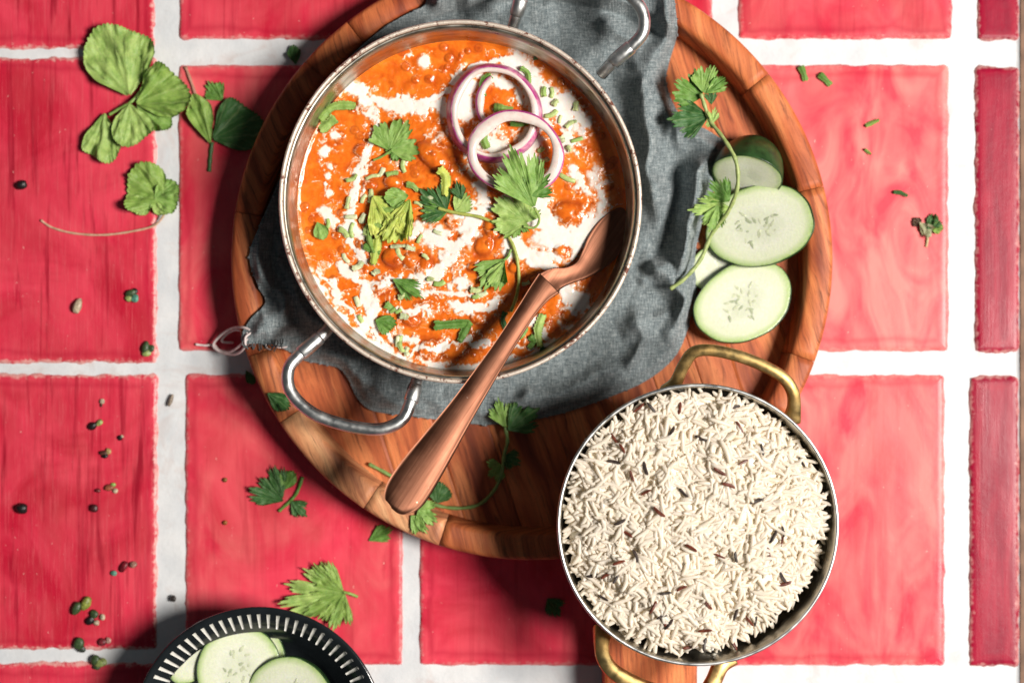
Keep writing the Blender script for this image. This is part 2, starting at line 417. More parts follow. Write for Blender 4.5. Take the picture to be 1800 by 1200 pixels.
# grout bed: gently uneven sheet with sides
gx = np.linspace(-360, 1794, 240); gy = np.linspace(-480, 1700, 240)
GX, GY = np.meshgrid(gx, gy, indexing='ij')
GZ = -0.0013+0.0007*fbm(GX/45, GY/45, 4)+.0004*fbm(GX/9, GY/9, 3)
k = PX
G = np.stack([(GX-900)*k, -(GY-600)*k, GZ], -1)[:, ::-1]
V, F = sheet(G, 0.02)
mesh('grout_bed', V, F, M_GROUT, top_o)
def tile(x0, y0, x1, y1, color, rag=1.0, seed=0):
    """corners in photo pixels on the tile plane"""
    def edge(a, b, n): return [(a[0]+(b[0]-a[0])*i/n, a[1]+(b[1]-a[1])*i/n) for i in range(n)]
    q = [(x0, y0), (x0, y1), (x1, y1), (x1, y0)]
    cr = 9
    pts = []
    for i in range(4):
        a, b = np.array(q[i], float), np.array(q[(i+1) % 4], float)
        d = (b-a); L = np.linalg.norm(d); d /= L
        n = max(8, int(L/7)); pts += edge(a+d*cr, b-d*cr, n); pts.append(tuple(b-d*cr))
        c = np.array(q[(i+1) % 4], float); nb = np.array(q[(i+2) % 4], float); d2 = (nb-c)/np.linalg.norm(nb-c)
        pts.append(tuple(c-d*cr*.3+d2*cr*.3))
    p = np.array(pts); cen = p.mean(0)
    nx = fbm(p[:, 0]/38+seed, p[:, 1]/38, 2)*(2.2+2.2*rag)+fbm(p[:, 0]/9, p[:, 1]/9+seed, 3)*2.0*rag
    n_out = np.roll(p, -1, 0)-np.roll(p, 1, 0); n_out = np.stack([n_out[:, 1], -n_out[:, 0]], 1)
    n_out /= np.linalg.norm(n_out, axis=1)[:, None]+1e-9
    if np.mean(np.sum(n_out*(p-cen), 1)) < 0: n_out = -n_out
    p = p+n_out*nx[:, None]
    rings = [(0, -.009, 1), (0.3, -.0016, 1), (4.0, -.0002, .88), (6.5, .00015, .72), (11, .0003, .45), (18, .00032, .15), (24, .0003, 0)]
    V = []; E = []; fs = min(1, min(x1-x0, y1-y0)*.45/42)
    for ins, z, e in rings:
        ins = ins*fs if ins > 1 else ins
        r = np.stack([np.clip(p[:, 0], x0+ins*(1+.03*ins), x1-ins*(1+.03*ins)), np.clip(p[:, 1], y0+ins*(1+.03*ins), y1-ins*(1+.03*ins))], 1) if ins > 1 else p-n_out*ins
        for a in r: V.append(((a[0]-900)*PX, -(a[1]-600)*PX, z)); E.append(e)
    n = len(p); F = [tuple(reversed(f)) for f in gridfaces(len(rings), n, True)]
    V.append(((cen[0]-900)*PX, -(cen[1]-600)*PX, .0003)); E.append(0); ci = len(V)-1; o_ = (len(rings)-1)*n
    for j in range(n): F.append((o_+j, ci, o_+(j+1) % n))
    V = np.array(V)
    if np.cross(np.array(V[F[0][1]])-V[F[0][0]], np.array(V[F[0][2]])-V[F[0][0]])[2] < -1: pass
    o = mesh('tile', V, [f[::-1] for f in F], M_TILE, top_o, attrs={'edge': E})
    o.color = color
    return o
TCOL = {  # column x edges per row, colour (pinkness, streaks, darkness)
}
LEFT = (.14, 1.0, .10, 1); MID = (.18, .35, .05, 1); RIGHT = (.95, .12, 0, 1); DARK = (.0, .55, 1.0, 1)
rows = [(-440, 70), (113, 618), (657, 1170), (1203, 1690)]
for i, (a, b) in enumerate(rows):
    la, lb = [(-440, 87), (100, 639), (657, 1142), (1163, 1690)][i]
    tile(-340, la, [273, 276, 277, 274][i], lb, LEFT, 2.2, i*3.1)
    tile([313, 312, 324, 326][i], a, [706, 706, 709, 712][i], b, [(.2, .5, .1, 1), (.5, .2, 0, 1), (.42, .35, .02, 1), MID][i], .7, i*5.3+1)
    tile([735, 735, 736, 738][i], a, [1254, 1250, 1238, 1234][i], b, MID, .6, i*7.7+2)
    tile([1297, 1292, 1282, 1278][i], a, [1675, 1669, 1662, 1656][i], b, [(.45, .3, .1, 1), RIGHT, (.78, .25, .05, 1), (.5, .2, 0, 1)][i], .9, i*2.9+4)
    tile([1717, 1713, 1703, 1698][i], a+3, 1793, b+2, DARK, 1.5, i*4.1+6)
# wooden edge of the tabletop
x0 = (1794.5-900)*PX
G = np.zeros((4, 60, 3)); ys = np.linspace(-.41, .405, 60)
for i, (dx, dz) in enumerate([(0, -.0005), (.004, .0008), (.018, .0008), (.021, -.002)]):
    G[i, :, 0] = x0+dx+.0006*fbm(ys*60+i, ys*0+i, 3); G[i, :, 1] = ys; G[i, :, 2] = dz
V, F = sheet(G, .02); mesh('edge_strip', V, F, M_EDGEWOOD, top_o)

# ------------------------------------------------------------------ round wooden tray
TZ, TF = 0.030, 0.009
TC = P(935, 455, TZ); kt = KZ(TZ)
TRO, TRI, TRF = 530*kt, 489*kt, 476*kt
tray = empty('wooden_tray', (TC.x, TC.y, 0)); tag(tray, 'large round raised-rim wooden tray under the curry pan and grey napkin', 'tray')
prof = [(TRF, .0008), (TRF, TF-.001), (TRF+.0008, TF+.0018), (TRI-.0022, TZ-.0035), (TRI-.0008, TZ-.0010), (TRI+.0012, TZ),
        (TRO-.003, TZ+.0002), (TRO-.0010, TZ-.0008), (TRO, TZ-.003), (TRO-.0015, .012), (TRO-.006, .0008), (TRF, .0008)]
SEG = [(-20, 14), (14, 38), (38, 66), (66, 97), (97, 128), (128, 139), (139, 171), (171, 199), (199, 213), (213, 236), (236, 252), (252, 283), (283, 316), (316, 328), (328, 340)]
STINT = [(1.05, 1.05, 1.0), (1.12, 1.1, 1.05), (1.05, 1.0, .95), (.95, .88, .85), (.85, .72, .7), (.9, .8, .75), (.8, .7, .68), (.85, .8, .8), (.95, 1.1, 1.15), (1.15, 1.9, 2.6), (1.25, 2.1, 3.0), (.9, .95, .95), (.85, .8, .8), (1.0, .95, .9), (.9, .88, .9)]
for (a, b), tint in zip(SEG, STINT):
    gap = .06
    a_, b_ = math.radians(a+gap), math.radians(b-gap); n = max(4, int((b-a)/1.5))
    V, F = lathe(prof, n, TC, a_, b_)
    m_ = len(prof); F.append(tuple(i*(n+1) for i in range(m_-1))); F.append(tuple(i*(n+1)+n for i in range(m_-2, -1, -1)))
    am = (a_+b_)/2; ca, sa = math.cos(am), math.sin(am)
    d = V[:, :2]-np.array(TC[:2]); tl = -d[:, 0]*sa+d[:, 1]*ca; rl = d[:, 0]*ca+d[:, 1]*sa
    ga = math.radians(-72)+.12*math.sin(am*5); tl, rl = d[:, 0]*math.cos(ga)+d[:, 1]*math.sin(ga), -d[:, 0]*math.sin(ga)+d[:, 1]*math.cos(ga)
    o = mesh('rim_segment', V, F, M_WOOD, tray, uv=np.stack([tl, rl+V[:, 2]], 1)); o.color = tint+(1,)
# floor planks
ga = math.radians(-72); gd = np.array([math.cos(ga), math.sin(ga)]); gn = np.array([-gd[1], gd[0]])
cuts = [-.175, -.128, -.094, -.060, -.018, .022, .052, .081, .104, .142, .175]
PT = [(.95, .95, .95), (1.1, 1.1, 1.05), (.92, .88, .88), (1.05, 1.0, 1.0), (1, .97, .95), (.9, .85, .85), (1.05, 1.05, 1), (.9, .84, .82), (1.1, 1.1, 1.0), (.95, .88, .85)]
for (c0, c1), tint in zip(zip(cuts[:-1], cuts[1:]), PT):
    R = TRF+.0004; n = 26
    c0 = max(c0, -R*.999)+.00012; c1 = min(c1, R*.999)-.00012
    vs = np.linspace(c0, c1, n); rows_ = []
    bev = .0005
    for q, v in enumerate(vs):
        h = math.sqrt(max(R*R-v*v, 1e-9)); dz = bev if q in (0, n-1) else 0
        us = np.linspace(-h, h, 14)
        rows_.append([(TC.x+gd[0]*u+gn[0]*v, TC.y+gd[1]*u+gn[1]*v, TF-dz) for u in us])
    G = np.array(rows_); V, F = sheet(G, TF-.0012)
    d = V[:, :2]-np.array(TC[:2])
    o = mesh('floor_plank', V, [f[::-1] for f in F], M_WOOD, tray, smooth=False, uv=np.stack([d@gd, d@gn], 1)); o.color = tint+(1,)

# ------------------------------------------------------------------ curry pan
PZ = 0.074; PB = 0.0205
PC = P(809, 354, PZ); kp = KZ(PZ); PR = 320*kp
pan = empty('curry_pan', (PC.x, PC.y, PB)); tag(pan, 'round two-handled steel pan with worn copper rim, filled with orange curry', 'pan')
outer = [(0, PB), (.060, PB), (.078, PB+.002), (.092, PB+.007), (.100, PB+.018), (.1078, PB+.030), (PR-.0018, PZ-.006)]
inner = [(PR-.0042, PZ-.0035), (.1068, PZ-.014), (.1046, PZ-.028), (.096, PZ-.040), (.080, PB+.006), (.060, PB+.003), (0, PB+.003)]
V, F = lathe(outer+[(PR-.0022, PZ-.0030)]+inner, 128, PC); mesh('body', V, F, M_STEELIN, pan)
ang = np.linspace(0, 2*PI, 12, endpoint=False)
rp = [(PR-.0014+.0014*math.cos(a), PZ-.0016+.0016*math.sin(a)) for a in ang]; rp.append(rp[0])
V, F = lathe(rp[::-1], 160, PC); mesh('rim', V, F, M_RIM, pan)
def handle(pts, r, m, name='handle', n=14):
    path = spline([P(x, y, z) for x, y, z in pts], 8)
    return mesh(name, *tube(path, r, n), m, pan)
h1 = [(582, 572, .055), (563, 592, .060), (528, 622, .064), (507, 650, .066), (512, 690, .067), (552, 727, .067), (612, 748, .067), (668, 754, .067), (706, 738, .066), (722, 706, .064), (731, 676, .060), (738, 652, .055)]
h2 = [(2*809-x+12*(0), 2*354-y, z) for x, y, z in h1]
h2 = [(x+20, y-4, z) for x, y, z in h2]
for h in (h1, h2):
    ho = handle(h, .0039, M_STEEL)
    for i0, i1 in ((1, 2), (-2, -3)):       # flattened bright sleeves where the tube is welded
        a, b = P(*h[i0]), P(*h[i1]); path = [a+(b-a)*t for t in (.0, .1, .5, .95, 1.0)]
        V, F = tube(path, [.0040, .0046, .0046, .0046, .0041], 16)
        mesh('sleeve', V, F, M_STEEL, ho)

# ------------------------------------------------------------------ curry
CZ = 0.0440; CR = .1044
kc = KZ(CZ)
LUMPS = [(760, 275, 36, 19, 40, .0042), (1000, 375, 30, 20, 10, .003), (690, 452, 19, 17, 0, .0035), (722, 458, 16, 15, 0, .003), (745, 470, 14, 20, 30, .0028),
         (755, 615, 20, 18, 0, .0032), (640, 440, 18, 14, 50, .0022), (865, 400, 20, 15, 70, .0025), (850, 430, 16, 20, 20, .0022), (668, 505, 16, 12, 0, .0025),
         (690, 320, 17, 12, 10, .0028), (650, 325, 12, 9, 0, .002), (635, 265, 14, 11, 0, .0024), (985, 440, 13, 11, 0, .0022), (945, 495, 14, 11, 0, .0025),
         (905, 470, 12, 10, 0, .002), (820, 415, 14, 9, 0, .002), (1000, 555, 14, 11, 0, .002), (960, 612, 17, 10, 20, .002), (720, 560, 18, 12, 20, .002),
         (840, 560, 15, 10, 20, .002), (835, 470, 15, 9, 0, .0022), (795, 392, 14, 10, 20, .002), (800, 615, 26, 14, -10, .002), (700, 610, 15, 11, 0, .002), (785, 245, 20, 12, 20, .002)]
rl = random.Random(5)
for _ in range(170):
    a = rl.random()*2*PI; r = 282*math.sqrt(rl.random())
    q = rl.uniform(4.5, 8.5); LUMPS.append((809+r*math.cos(a)+2, 356+r*math.sin(a), q, q*rl.uniform(.75, 1), rl.uniform(0, 180), rl.uniform(.0002, .0009)))
CRM = [  # cream strokes: ((x,y)...), half width px, strength
 ([(600, 140), (625, 158), (655, 178), (700, 190), (750, 186), (800, 196)], 15, 1), ([(612, 128), (602, 160)], 10, 1), ([(650, 195), (672, 240)], 9, .8),
 ([(800, 140), (840, 122), (888, 104)], 10, 1), ([(690, 178), (770, 172), (815, 150)], 8, .8), ([(745, 110), (748, 114)], 13, 1.1), ([(722, 97), (723, 98)], 5, 1), ([(905, 110), (940, 150), (955, 200)], 22, 1),
 ([(825, 150), (815, 200), (860, 215)], 20, .95), ([(870, 140), (915, 170)], 16, .9), ([(960, 165), (1000, 190), (1020, 215)], 24, 1), ([(985, 210), (1000, 255)], 20, .9),
 ([(590, 240), (591, 241)], 10, 1.1), ([(572, 265), (573, 266)], 11, 1.1), ([(579, 293), (580, 294)], 6, 1.1), ([(578, 311), (579, 311)], 8, 1.1), ([(579, 340), (579, 341)], 8, 1.1), ([(575, 372), (585, 385)], 15, .9), ([(572, 325), (573, 326)], 4, 1),
 ([(655, 240), (642, 285), (625, 320), (618, 365), (612, 415), (640, 460)], 9, .95), ([(610, 380), (640, 420), (600, 400)], 8, .8),
 ([(512, 420), (527, 465), (555, 515), (590, 560), (630, 600), (680, 630), (730, 648), (780, 655)], 17, 1.1), ([(560, 470), (600, 530), (640, 570)], 9, .85),
 ([(600, 470), (640, 500), (655, 545), (640, 580)], 13, .95), ([(640, 560), (690, 590), (735, 600)], 10, .8), ([(655, 500), (700, 490), (720, 470)], 8, .8),
 ([(690, 545), (740, 545), (800, 540), (850, 545), (880, 530)], 9, .95), ([(730, 510), (790, 515), (840, 520)], 8, .85), ([(720, 620), (790, 605), (860, 600)], 7, .9), ([(660, 585), (700, 640)], 9, .9),
 ([(760, 415), (800, 430), (830, 400)], 24, 1), ([(790, 450), (770, 480), (720, 505)], 13, .95), ([(830, 380), (870, 370), (900, 350)], 18, .95), ([(840, 300), (850, 350), (800, 380)], 14, .8), ([(740, 390), (720, 420)], 12, .75),
 ([(930, 340), (960, 400), (1000, 430), (1040, 400)], 36, 1), ([(900, 430), (930, 450), (960, 460)], 26, 1), ([(1040, 300), (1062, 350), (1058, 410)], 18, .62), ([(930, 280), (950, 330)], 20, .85), ([(860, 250), (900, 290), (940, 240)], 30, .95),
 ([(1010, 300), (1030, 340)], 12, .8), ([(990, 500), (1020, 530), (1000, 560)], 22, 1), ([(1058, 545), (1020, 590), (975, 615), (925, 640), (860, 652), (790, 655)], 17, 1.1), ([(930, 560), (960, 590)], 14, .8), ([(800, 500), (850, 480)], 14, .8), ([(880, 600), (940, 610)], 8, .6),
 ([(805, 235), (815, 270), (840, 300)], 10, .9), ([(700, 250), (690, 290)], 6, .5), ([(760, 250), (800, 220)], 9, .5)]
HOLES = [(1000, 375, 26, 17), (992, 440, 12, 12), (940, 485, 18, 12), (865, 400, 17, 24), (690, 455, 20, 22), (725, 460, 15, 17), (845, 215, 24, 14), (985, 335, 18, 12), (800, 415, 12, 8), (905, 470, 10, 8), (1000, 555, 18, 12), (790, 560, 26, 9), (715, 570, 20, 12), (895, 165, 14, 9), (905, 255, 12, 8), (975, 235, 20, 8), (770, 540, 20, 7), (835, 480, 26, 14)]
def segd(x, y, a, b):
    ax, ay = a; bx, by = b; dx, dy = bx-ax, by-ay
    t = np.clip(((x-ax)*dx+(y-ay)*dy)/(dx*dx+dy*dy+1e-9), 0, 1)
    return np.hypot(x-ax-t*dx, y-ay-t*dy)
def curry_fields(x, y):
    """x,y in photo pixels on the curry plane -> height above CZ, cream mask, lump mask"""
    x = np.asarray(x, float); y = np.asarray(y, float)
    h = .0007*fbm(x/40, y/40, 3)+.0003*fbm(x/14, y/14, 2); lm = np.zeros_like(h)
    for lx, ly, a, b, an, hh in LUMPS:
        c_, s_ = math.cos(math.radians(an)), math.sin(math.radians(an))
        u = ((x-lx)*c_+(y-ly)*s_)/a; v = (-(x-lx)*s_+(y-ly)*c_)/b
        q = np.sqrt(u*u+v*v); g = np.clip(1-q*q, 0, 1)**.6
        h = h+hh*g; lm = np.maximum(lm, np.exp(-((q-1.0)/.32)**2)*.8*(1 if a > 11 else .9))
        if a < 9: lm = np.maximum(lm, .8*np.clip(1.1-q, 0, 1))
    wx = x+17*fbm(x/26, y/26, 4)+7*fbm(x/8, y/8, 3); wy = y+17*fbm(x/26+40, y/26, 4)+7*fbm(x/8+9, y/8, 3)
    m = np.zeros_like(h)
    for pts, w, s_ in CRM:
        d = np.full_like(h, 1e9)
        if len(pts) == 2 and abs(pts[0][0]-pts[1][0])+abs(pts[0][1]-pts[1][1]) < 8:
            d = np.hypot(x+.35*(wx-x)-pts[0][0], y+.35*(wy-y)-pts[0][1])
        else:
            for a, b in zip(pts[:-1], pts[1:]): d = np.minimum(d, segd(wx, wy, a, b))
        m = np.maximum(m, s_*np.clip(1.15-.80*d/w, 0, 1.15))
    m0 = np.zeros_like(h)
    for pts, w, s_ in CRM:
        for a, b in zip(pts[:-1], pts[1:]): m0 = np.maximum(m0, np.clip(1-segd(wx, wy, a, b)/(w+22), 0, 1))
    for hx, hy, a, b in HOLES:
        q = np.hypot((wx-hx)/a, (wy-hy)/b); m = m-.75*np.clip(1.5-q, 0, 1)
    m = m-.75*np.clip(fbm(x/18, y/18+30, 3)-.04, 0, 1)
    fil = np.clip(1-np.abs(fbm(wx/30+3, wy/30+8, 2))*7, 0, 1)*sstep(.02, .35, m0); m = np.maximum(m, .55*fil)
    cs = sstep(.3, .6, m); h = h*(1-.55*cs)+.0007*cs+.0005*fbm(x/17, y/17+50, 2)*(1-cs)
    return h, np.clip(m, 0, 1), lm
n = 440
u = np.linspace(-1, 1, n); U, Vv = np.meshgrid(u, u, indexing='ij')
DX = U*np.sqrt(1-Vv*Vv/2); DY = Vv*np.sqrt(1-U*U/2)
WX = PC.x+DX*CR; WY = PC.y+DY*CR
PXX = WX/kc+900; PYY = 600-WY/kc
h, cm, lm = curry_fields(PXX, PYY)
rr = np.hypot(DX, DY); h = h*(1-sstep(.95, 1, rr))+.0012*sstep(.97, 1, rr)
V = np.stack([WX, WY, CZ+h], -1).reshape(-1, 3)
curry = mesh('curry', V, gridfaces(n, n), M_CURRY, None, attrs={'cream': cm.ravel(), 'lump': lm.ravel()})
tag(curry, 'orange bean curry swirled with white cream filling the steel pan', 'curry')
def zcurry(px, py): return CZ+float(curry_fields(np.array([px]), np.array([py]))[0][0])

# ------------------------------------------------------------------ grey napkin
OUT = spline([(742, -52), (800, -62), (900, -66), (1000, -66), (1100, -62), (1178, -52), (1186, 0), (1190, 60), (1176, 112), (1172, 150), (1198, 205), (1246, 230), (1282, 260), (1278, 305), (1250, 345),
  (1232, 400), (1222, 450), (1226, 500), (1214, 560), (1190, 622), (1138, 668), (1060, 702), (965, 732), (860, 746), (775, 738), (715, 730), (655, 722), (628, 700), (612, 668), (596, 648), (566, 640),
  (530, 632), (500, 612), (470, 603), (430, 604), (424, 590), (440, 560), (468, 530), (452, 500), (438, 455), (446, 420), (468, 375), (492, 318), (530, 230), (600, 120), (690, 40), (748, 6)], 6, True)
step = 2.6
xs = np.arange(412, 1290, step); ys = np.arange(-76, 760, step)
X, Y = np.meshgrid(xs, ys, indexing='ij')
def poly_nearest(X, Y, poly):
    best = np.full(X.shape, 1e9); nx_ = np.zeros_like(X); ny_ = np.zeros_like(X); ins = np.zeros(X.shape, bool)
    for a, b in zip(poly, np.roll(poly, -1, 0)):
        dx, dy = b-a
        t = np.clip(((X-a[0])*dx+(Y-a[1])*dy)/(dx*dx+dy*dy+1e-9), 0, 1)
        qx, qy = a[0]+t*dx, a[1]+t*dy; d = np.hypot(X-qx, Y-qy); w = d < best
        best = np.where(w, d, best); nx_ = np.where(w, qx, nx_); ny_ = np.where(w, qy, ny_)
        cr_ = ((a[1] > Y) != (b[1] > Y)) & (X < (b[0]-a[0])*(Y-a[1])/(b[1]-a[1]+1e-12)+a[0]); ins ^= cr_
    return best, nx_, ny_, ins
dist, NX, NY, INS = poly_nearest(X, Y, OUT)
sd = np.where(INS, dist, -dist)
snap = sd < 0.2*step
Xs = np.where(snap, NX, X); Ys = np.where(snap, NY, Y); sdc = np.where(snap, 0, sd)
def prof_interp(r, pr): return np.interp(r, [p[0] for p in pr], [p[1] for p in pr])
def ridge(x, y, pts, w, h, taper=True):
    best = np.full(x.shape, 1e9); tt = np.zeros_like(x); n_ = len(pts)-1
    for i, (a, b) in enumerate(zip(pts[:-1], pts[1:])):
        dx, dy = b[0]-a[0], b[1]-a[1]; t = np.clip(((x-a[0])*dx+(y-a[1])*dy)/(dx*dx+dy*dy), 0, 1)
        d = np.hypot(x-a[0]-t*dx, y-a[1]-t*dy); s_ = d < best; best = np.where(s_, d, best); tt = np.where(s_, (i+t)/n_, tt)
    env = np.clip(np.minimum(tt, 1-tt)*5+.15, 0, 1) if taper else 1
    return h*env*np.exp(-(best/w)**1.6)
kn = KZ(.02)
wxn = (Xs-900)*kn; wyn = -(Ys-600)*kn
rt = np.hypot(wxn-TC.x, wyn-TC.y)
zsup = np.interp(rt, [0, TRF-.006, TRI-.001, TRI+.001, TRO, TRO+.002, TRO+.02], [TF, TF, TZ, TZ, TZ, TZ-.002, TZ-.01])
wx = Xs+14*fbm(Xs/70, Ys/70, 2); wy = Ys+14*fbm(Xs/70+31, Ys/70, 2)
H = .0045+.0016*fbm(wx/80, wy/80, 2)
RID = [([(1182, -40), (1180, 40), (1166, 92), (1126, 135)], 22, .013), ([(1112, 90), (1138, 170), (1140, 250), (1142, 330), (1146, 392)], 24, .021), ([(1150, 300), (1158, 404)], 13, .007),
       ([(1255, 262), (1225, 300), (1222, 360), (1210, 440), (1192, 490)], 19, .022), ([(1195, 215), (1225, 240), (1262, 262)], 12, .006), ([(1215, 470), (1205, 550), (1165, 620)], 26, .007),
       ([(1030, -60), (1060, 20), (1080, 90)], 34, .010), ([(930, -60), (870, -5), (800, 12)], 22, .016), ([(800, -60), (790, -10), (755, 15)], 16, .012), ([(880, 20), (960, 10), (1000, -40)], 20, .008),
       ([(446, 455), (490, 530), (500, 590)], 16, .012), ([(480, 400), (520, 520), (580, 600)], 18, .009), ([(440, 590), (480, 560), (505, 545)], 12, .005), ([(560, 610), (640, 660), (700, 715)], 20, .006), ([(620, 640), (700, 680), (800, 720)], 16, .004),
       ([(1128, 440), (1165, 470), (1200, 520), (1190, 580)], 14, .010), ([(1150, 150), (1185, 215), (1196, 270)], 12, .008), ([(1060, 30), (1095, 60), (1140, 70)], 14, .008), ([(1110, 540), (1130, 600), (1100, 650)], 14, .008), ([(900, 700), (1000, 690), (1100, 640)], 16, .009), ([(1090, 590), (1130, 570), (1180, 540)], 18, .006), ([(1120, 500), (1150, 470), (1190, 460)], 14, .004), ([(760, 700), (860, 715), (960, 705)], 14, .004)]
for pts, w, hh in RID: H = H+ridge(wx, wy, pts, w, hh)
H = H-ridge(wx, wy, [(1188, 260), (1192, 330), (1180, 400), (1140, 460), (1118, 480)], 15, .006)
H = H+.0012*np.abs(fbm(wx/44+5, wy/110, 2))*2
# near the rim of the fabric the cloth comes down onto the tray
H = H*(.22+.78*sstep(0, 20, sdc+3*fbm(Xs/25, Ys/25, 2)))+.0014
Z = zsup+np.maximum(H, .0014)
# flattened below the pan, and never through its wall
rpn = np.hypot(wxn-PC.x, wyn-PC.y)
lim = np.interp(rpn, [0, .078, .092, .100, .1078, PR-.0018, PR+.001, PR+.010], [PB-.0008, PB-.0008, PB+.003, PB+.012, PB+.022, PZ-.012, PZ-.010, PZ])
Z = np.minimum(Z, lim)
Z = np.where(rpn < .07, PB-.0008, Z)
kk = PX*(CAM_H-Z)/CAM_H
VX = (Xs-900)*kk; VY = -(Ys-600)*kk
ok = sd > -1.2*step
m_, n_ = X.shape; idx = -np.ones((m_, n_), int); 
fo = ok[:-1, :-1] & ok[1:, :-1] & ok[:-1, 1:] & ok[1:, 1:]
tooout = sd < 0
al = tooout[:-1, :-1] & tooout[1:, :-1] & tooout[:-1, 1:] & tooout[1:, 1:]
fo &= ~al
I, J = np.nonzero(fo)
quads = np.stack([I*n_+J, (I+1)*n_+J, (I+1)*n_+J+1, I*n_+J+1], 1)
used = np.unique(quads); remap = -np.ones(m_*n_, int); remap[used] = np.arange(len(used))
VV = np.stack([VX, VY, Z], -1).reshape(-1, 3)[used]
UVn = np.stack([Xs*kn, Ys*kn], -1).reshape(-1, 2)[used]
nap = empty('napkin', (TC.x, TC.y, TF)); tag(nap, 'crumpled grey linen napkin spread under the curry pan on the tray', 'napkin')
no = mesh('cloth', VV, remap[quads][:, ::-1], M_CLOTH, nap, uv=UVn)
md = no.modifiers.new('thickness', 'SOLIDIFY'); md.thickness = .0011; md.offset = -1
def thread(pts, r, m):
    path = spline([P(x, y, z) for x, y, z in pts], 6)
    mesh('thread', *tube(path, r, 6), m, nap)
thread([(446, 583, .035), (432, 592, .034), (430, 610, .030), (415, 622, .020), (392, 620, .010), (375, 608, .006), (385, 592, .008), (405, 578, .016), (425, 575, .030), (440, 580, .034)], .0009, M_THREAD)
thread([(440, 590, .034), (428, 602, .031), (405, 618, .016), (385, 615, .007), (376, 606, .004), (360, 607, .002), (344, 605, .0015)], .0008, M_THREAD)
thread([(436, 586, .034), (415, 580, .022), (398, 588, .010), (390, 600, .006), (410, 602, .010)], .0007, M_THREAD)
thread([(462, 592, .033), (466, 602, .032), (470, 612, .0315), (476, 614, .0315)], .0005, M_THREAD)
thread([(480, 608, .030), (492, 611, .026), (505, 609, .022)], .0004, M_THREAD)
for q in range(16):
    a = 428+q*4.6; thread([(a, 596+rl.uniform(-3, 3), .033), (a+rl.uniform(-3, 3), 604, .0325), (a+rl.uniform(-7, 7), 612+rl.uniform(-3, 6), .0314)], .0004, M_DKTHREAD)

# ------------------------------------------------------------------ rice pan
BZ = 0.096; BB = TZ+.0006
BC = P(1227, 922, BZ); kb = KZ(BZ); BR = 248*kb
block = empty('wooden_block', (P(1147, 1180).x, P(1147, 1180).y, 0)); tag(block, 'small orange wooden block propping up the rice pan on the tiles', 'block')
bx0, bx1, by0, by1 = P(1062, 0, TZ).x, P(1226, 0, TZ).x, P(0, 1330, TZ).y, P(0, 985, TZ).y
nb = 24; rows_ = []
def block_ring(ins, z):
    r = .012; pts = []
    for cx, cy, a0 in ((bx1-r, by1-r, 0), (bx0+r, by1-r, 90), (bx0+r, by0+r, 180), (bx1-r, by0+r, 270)):
        for q in range(7):
            a = math.radians(a0+15*q); pts.append((cx+(r-ins)*math.cos(a), cy+(r-ins)*math.sin(a), z))
    return pts
rg = [block_ring(.001, .0006), block_ring(0, .002), block_ring(0, TZ-.0025), block_ring(.0006, TZ-.0008), block_ring(.0022, TZ)]
V = np.array(sum(rg, [])); nr = len(rg[0]); F = gridfaces(len(rg), nr, True); F.append(tuple(range(nr))[::-1]); F.append(tuple((len(rg)-1)*nr+j for j in range(nr)))
bo = mesh('slab', V, F, M_WOOD, block, uv=np.stack([V[:, 1]+V[:, 2], V[:, 0]], 1), smooth=False); bo.color = (1.25, 1.2, 1.1, 1)
rice_pan = empty('rice_pan', (BC.x, BC.y, BB)); tag(rice_pan, 'small steel pan with brass handles holding white rice', 'pan')
outer = [(0, BB), (.045, BB), (.056, BB+.002), (.064, BB+.010), (.074, BB+.030), (.081, BB+.050), (BR-.0012, BZ-.003), (BR-.0004, BZ-.0008), (BR-.0009, BZ), (BR-.0018, BZ-.0002)]
inner = [(BR-.0024, BZ-.0020), (.0800, BZ-.018), (.074, BZ-.036), (.062, BB+.012), (.05, BB+.004), (0, BB+.003)]
V, F = lathe(outer+inner, 128, BC); mesh('body', V, F, M_STEELIN, rice_pan)
rp = [(BR-.0010+.0011*math.cos(a), BZ-.0004+.0010*math.sin(a)) for a in ang]; rp.append(rp[0])
V, F = lathe(rp[::-1], 128, BC); mesh('rim', V, F, M_STEEL, rice_pan)
def strap(pts, w, t, m, name='handle'):
    """rounded rectangular bar: pts (px,py,z), w horizontal half width, t vertical half height"""
    path = spline([P(*p) for p in pts], 8); m_ = len(path); V = []
    sec = [(-1, -.6), (-.75, -1), (.75, -1), (1, -.6), (1, .6), (.75, 1), (-.75, 1), (-1, .6)]
    for i in range(m_):
        tg = path[min(i+1, m_-1)]-path[max(i-1, 0)]; tg /= np.linalg.norm(tg)
        a = np.cross(tg, [0, 0, 1.0]); a /= np.linalg.norm(a)+1e-9; b = np.cross(a, tg)
        f = i/(m_-1); ww = w*(1+.45*math.exp(-(min(f, 1-f)/.08)**2))
        for su, sv in sec: V.append(path[i]+a*su*ww+b*sv*t)
    F = gridfaces(m_, 8, True); F.append(tuple(range(8))[::-1]); F.append(tuple((m_-1)*8+j for j in range(8)))
    o = mesh(name, V, [f[::-1] for f in F], m, rice_pan, smooth=True)
    return o
sh = [(1172, 690, .071), (1188, 672, .074), (1202, 642, .079), (1222, 618, .083), (1262, 617, .084), (1322, 634, .085), (1372, 660, .085), (1392, 685, .083), (1396, 712, .079), (1392, 738, .074)]
strap(sh, .0036, .0042, M_BRASS)
strap([(2*1227-x, 2*922-y-2, z) for x, y, z in sh], .0046, .0042, M_BRASS)
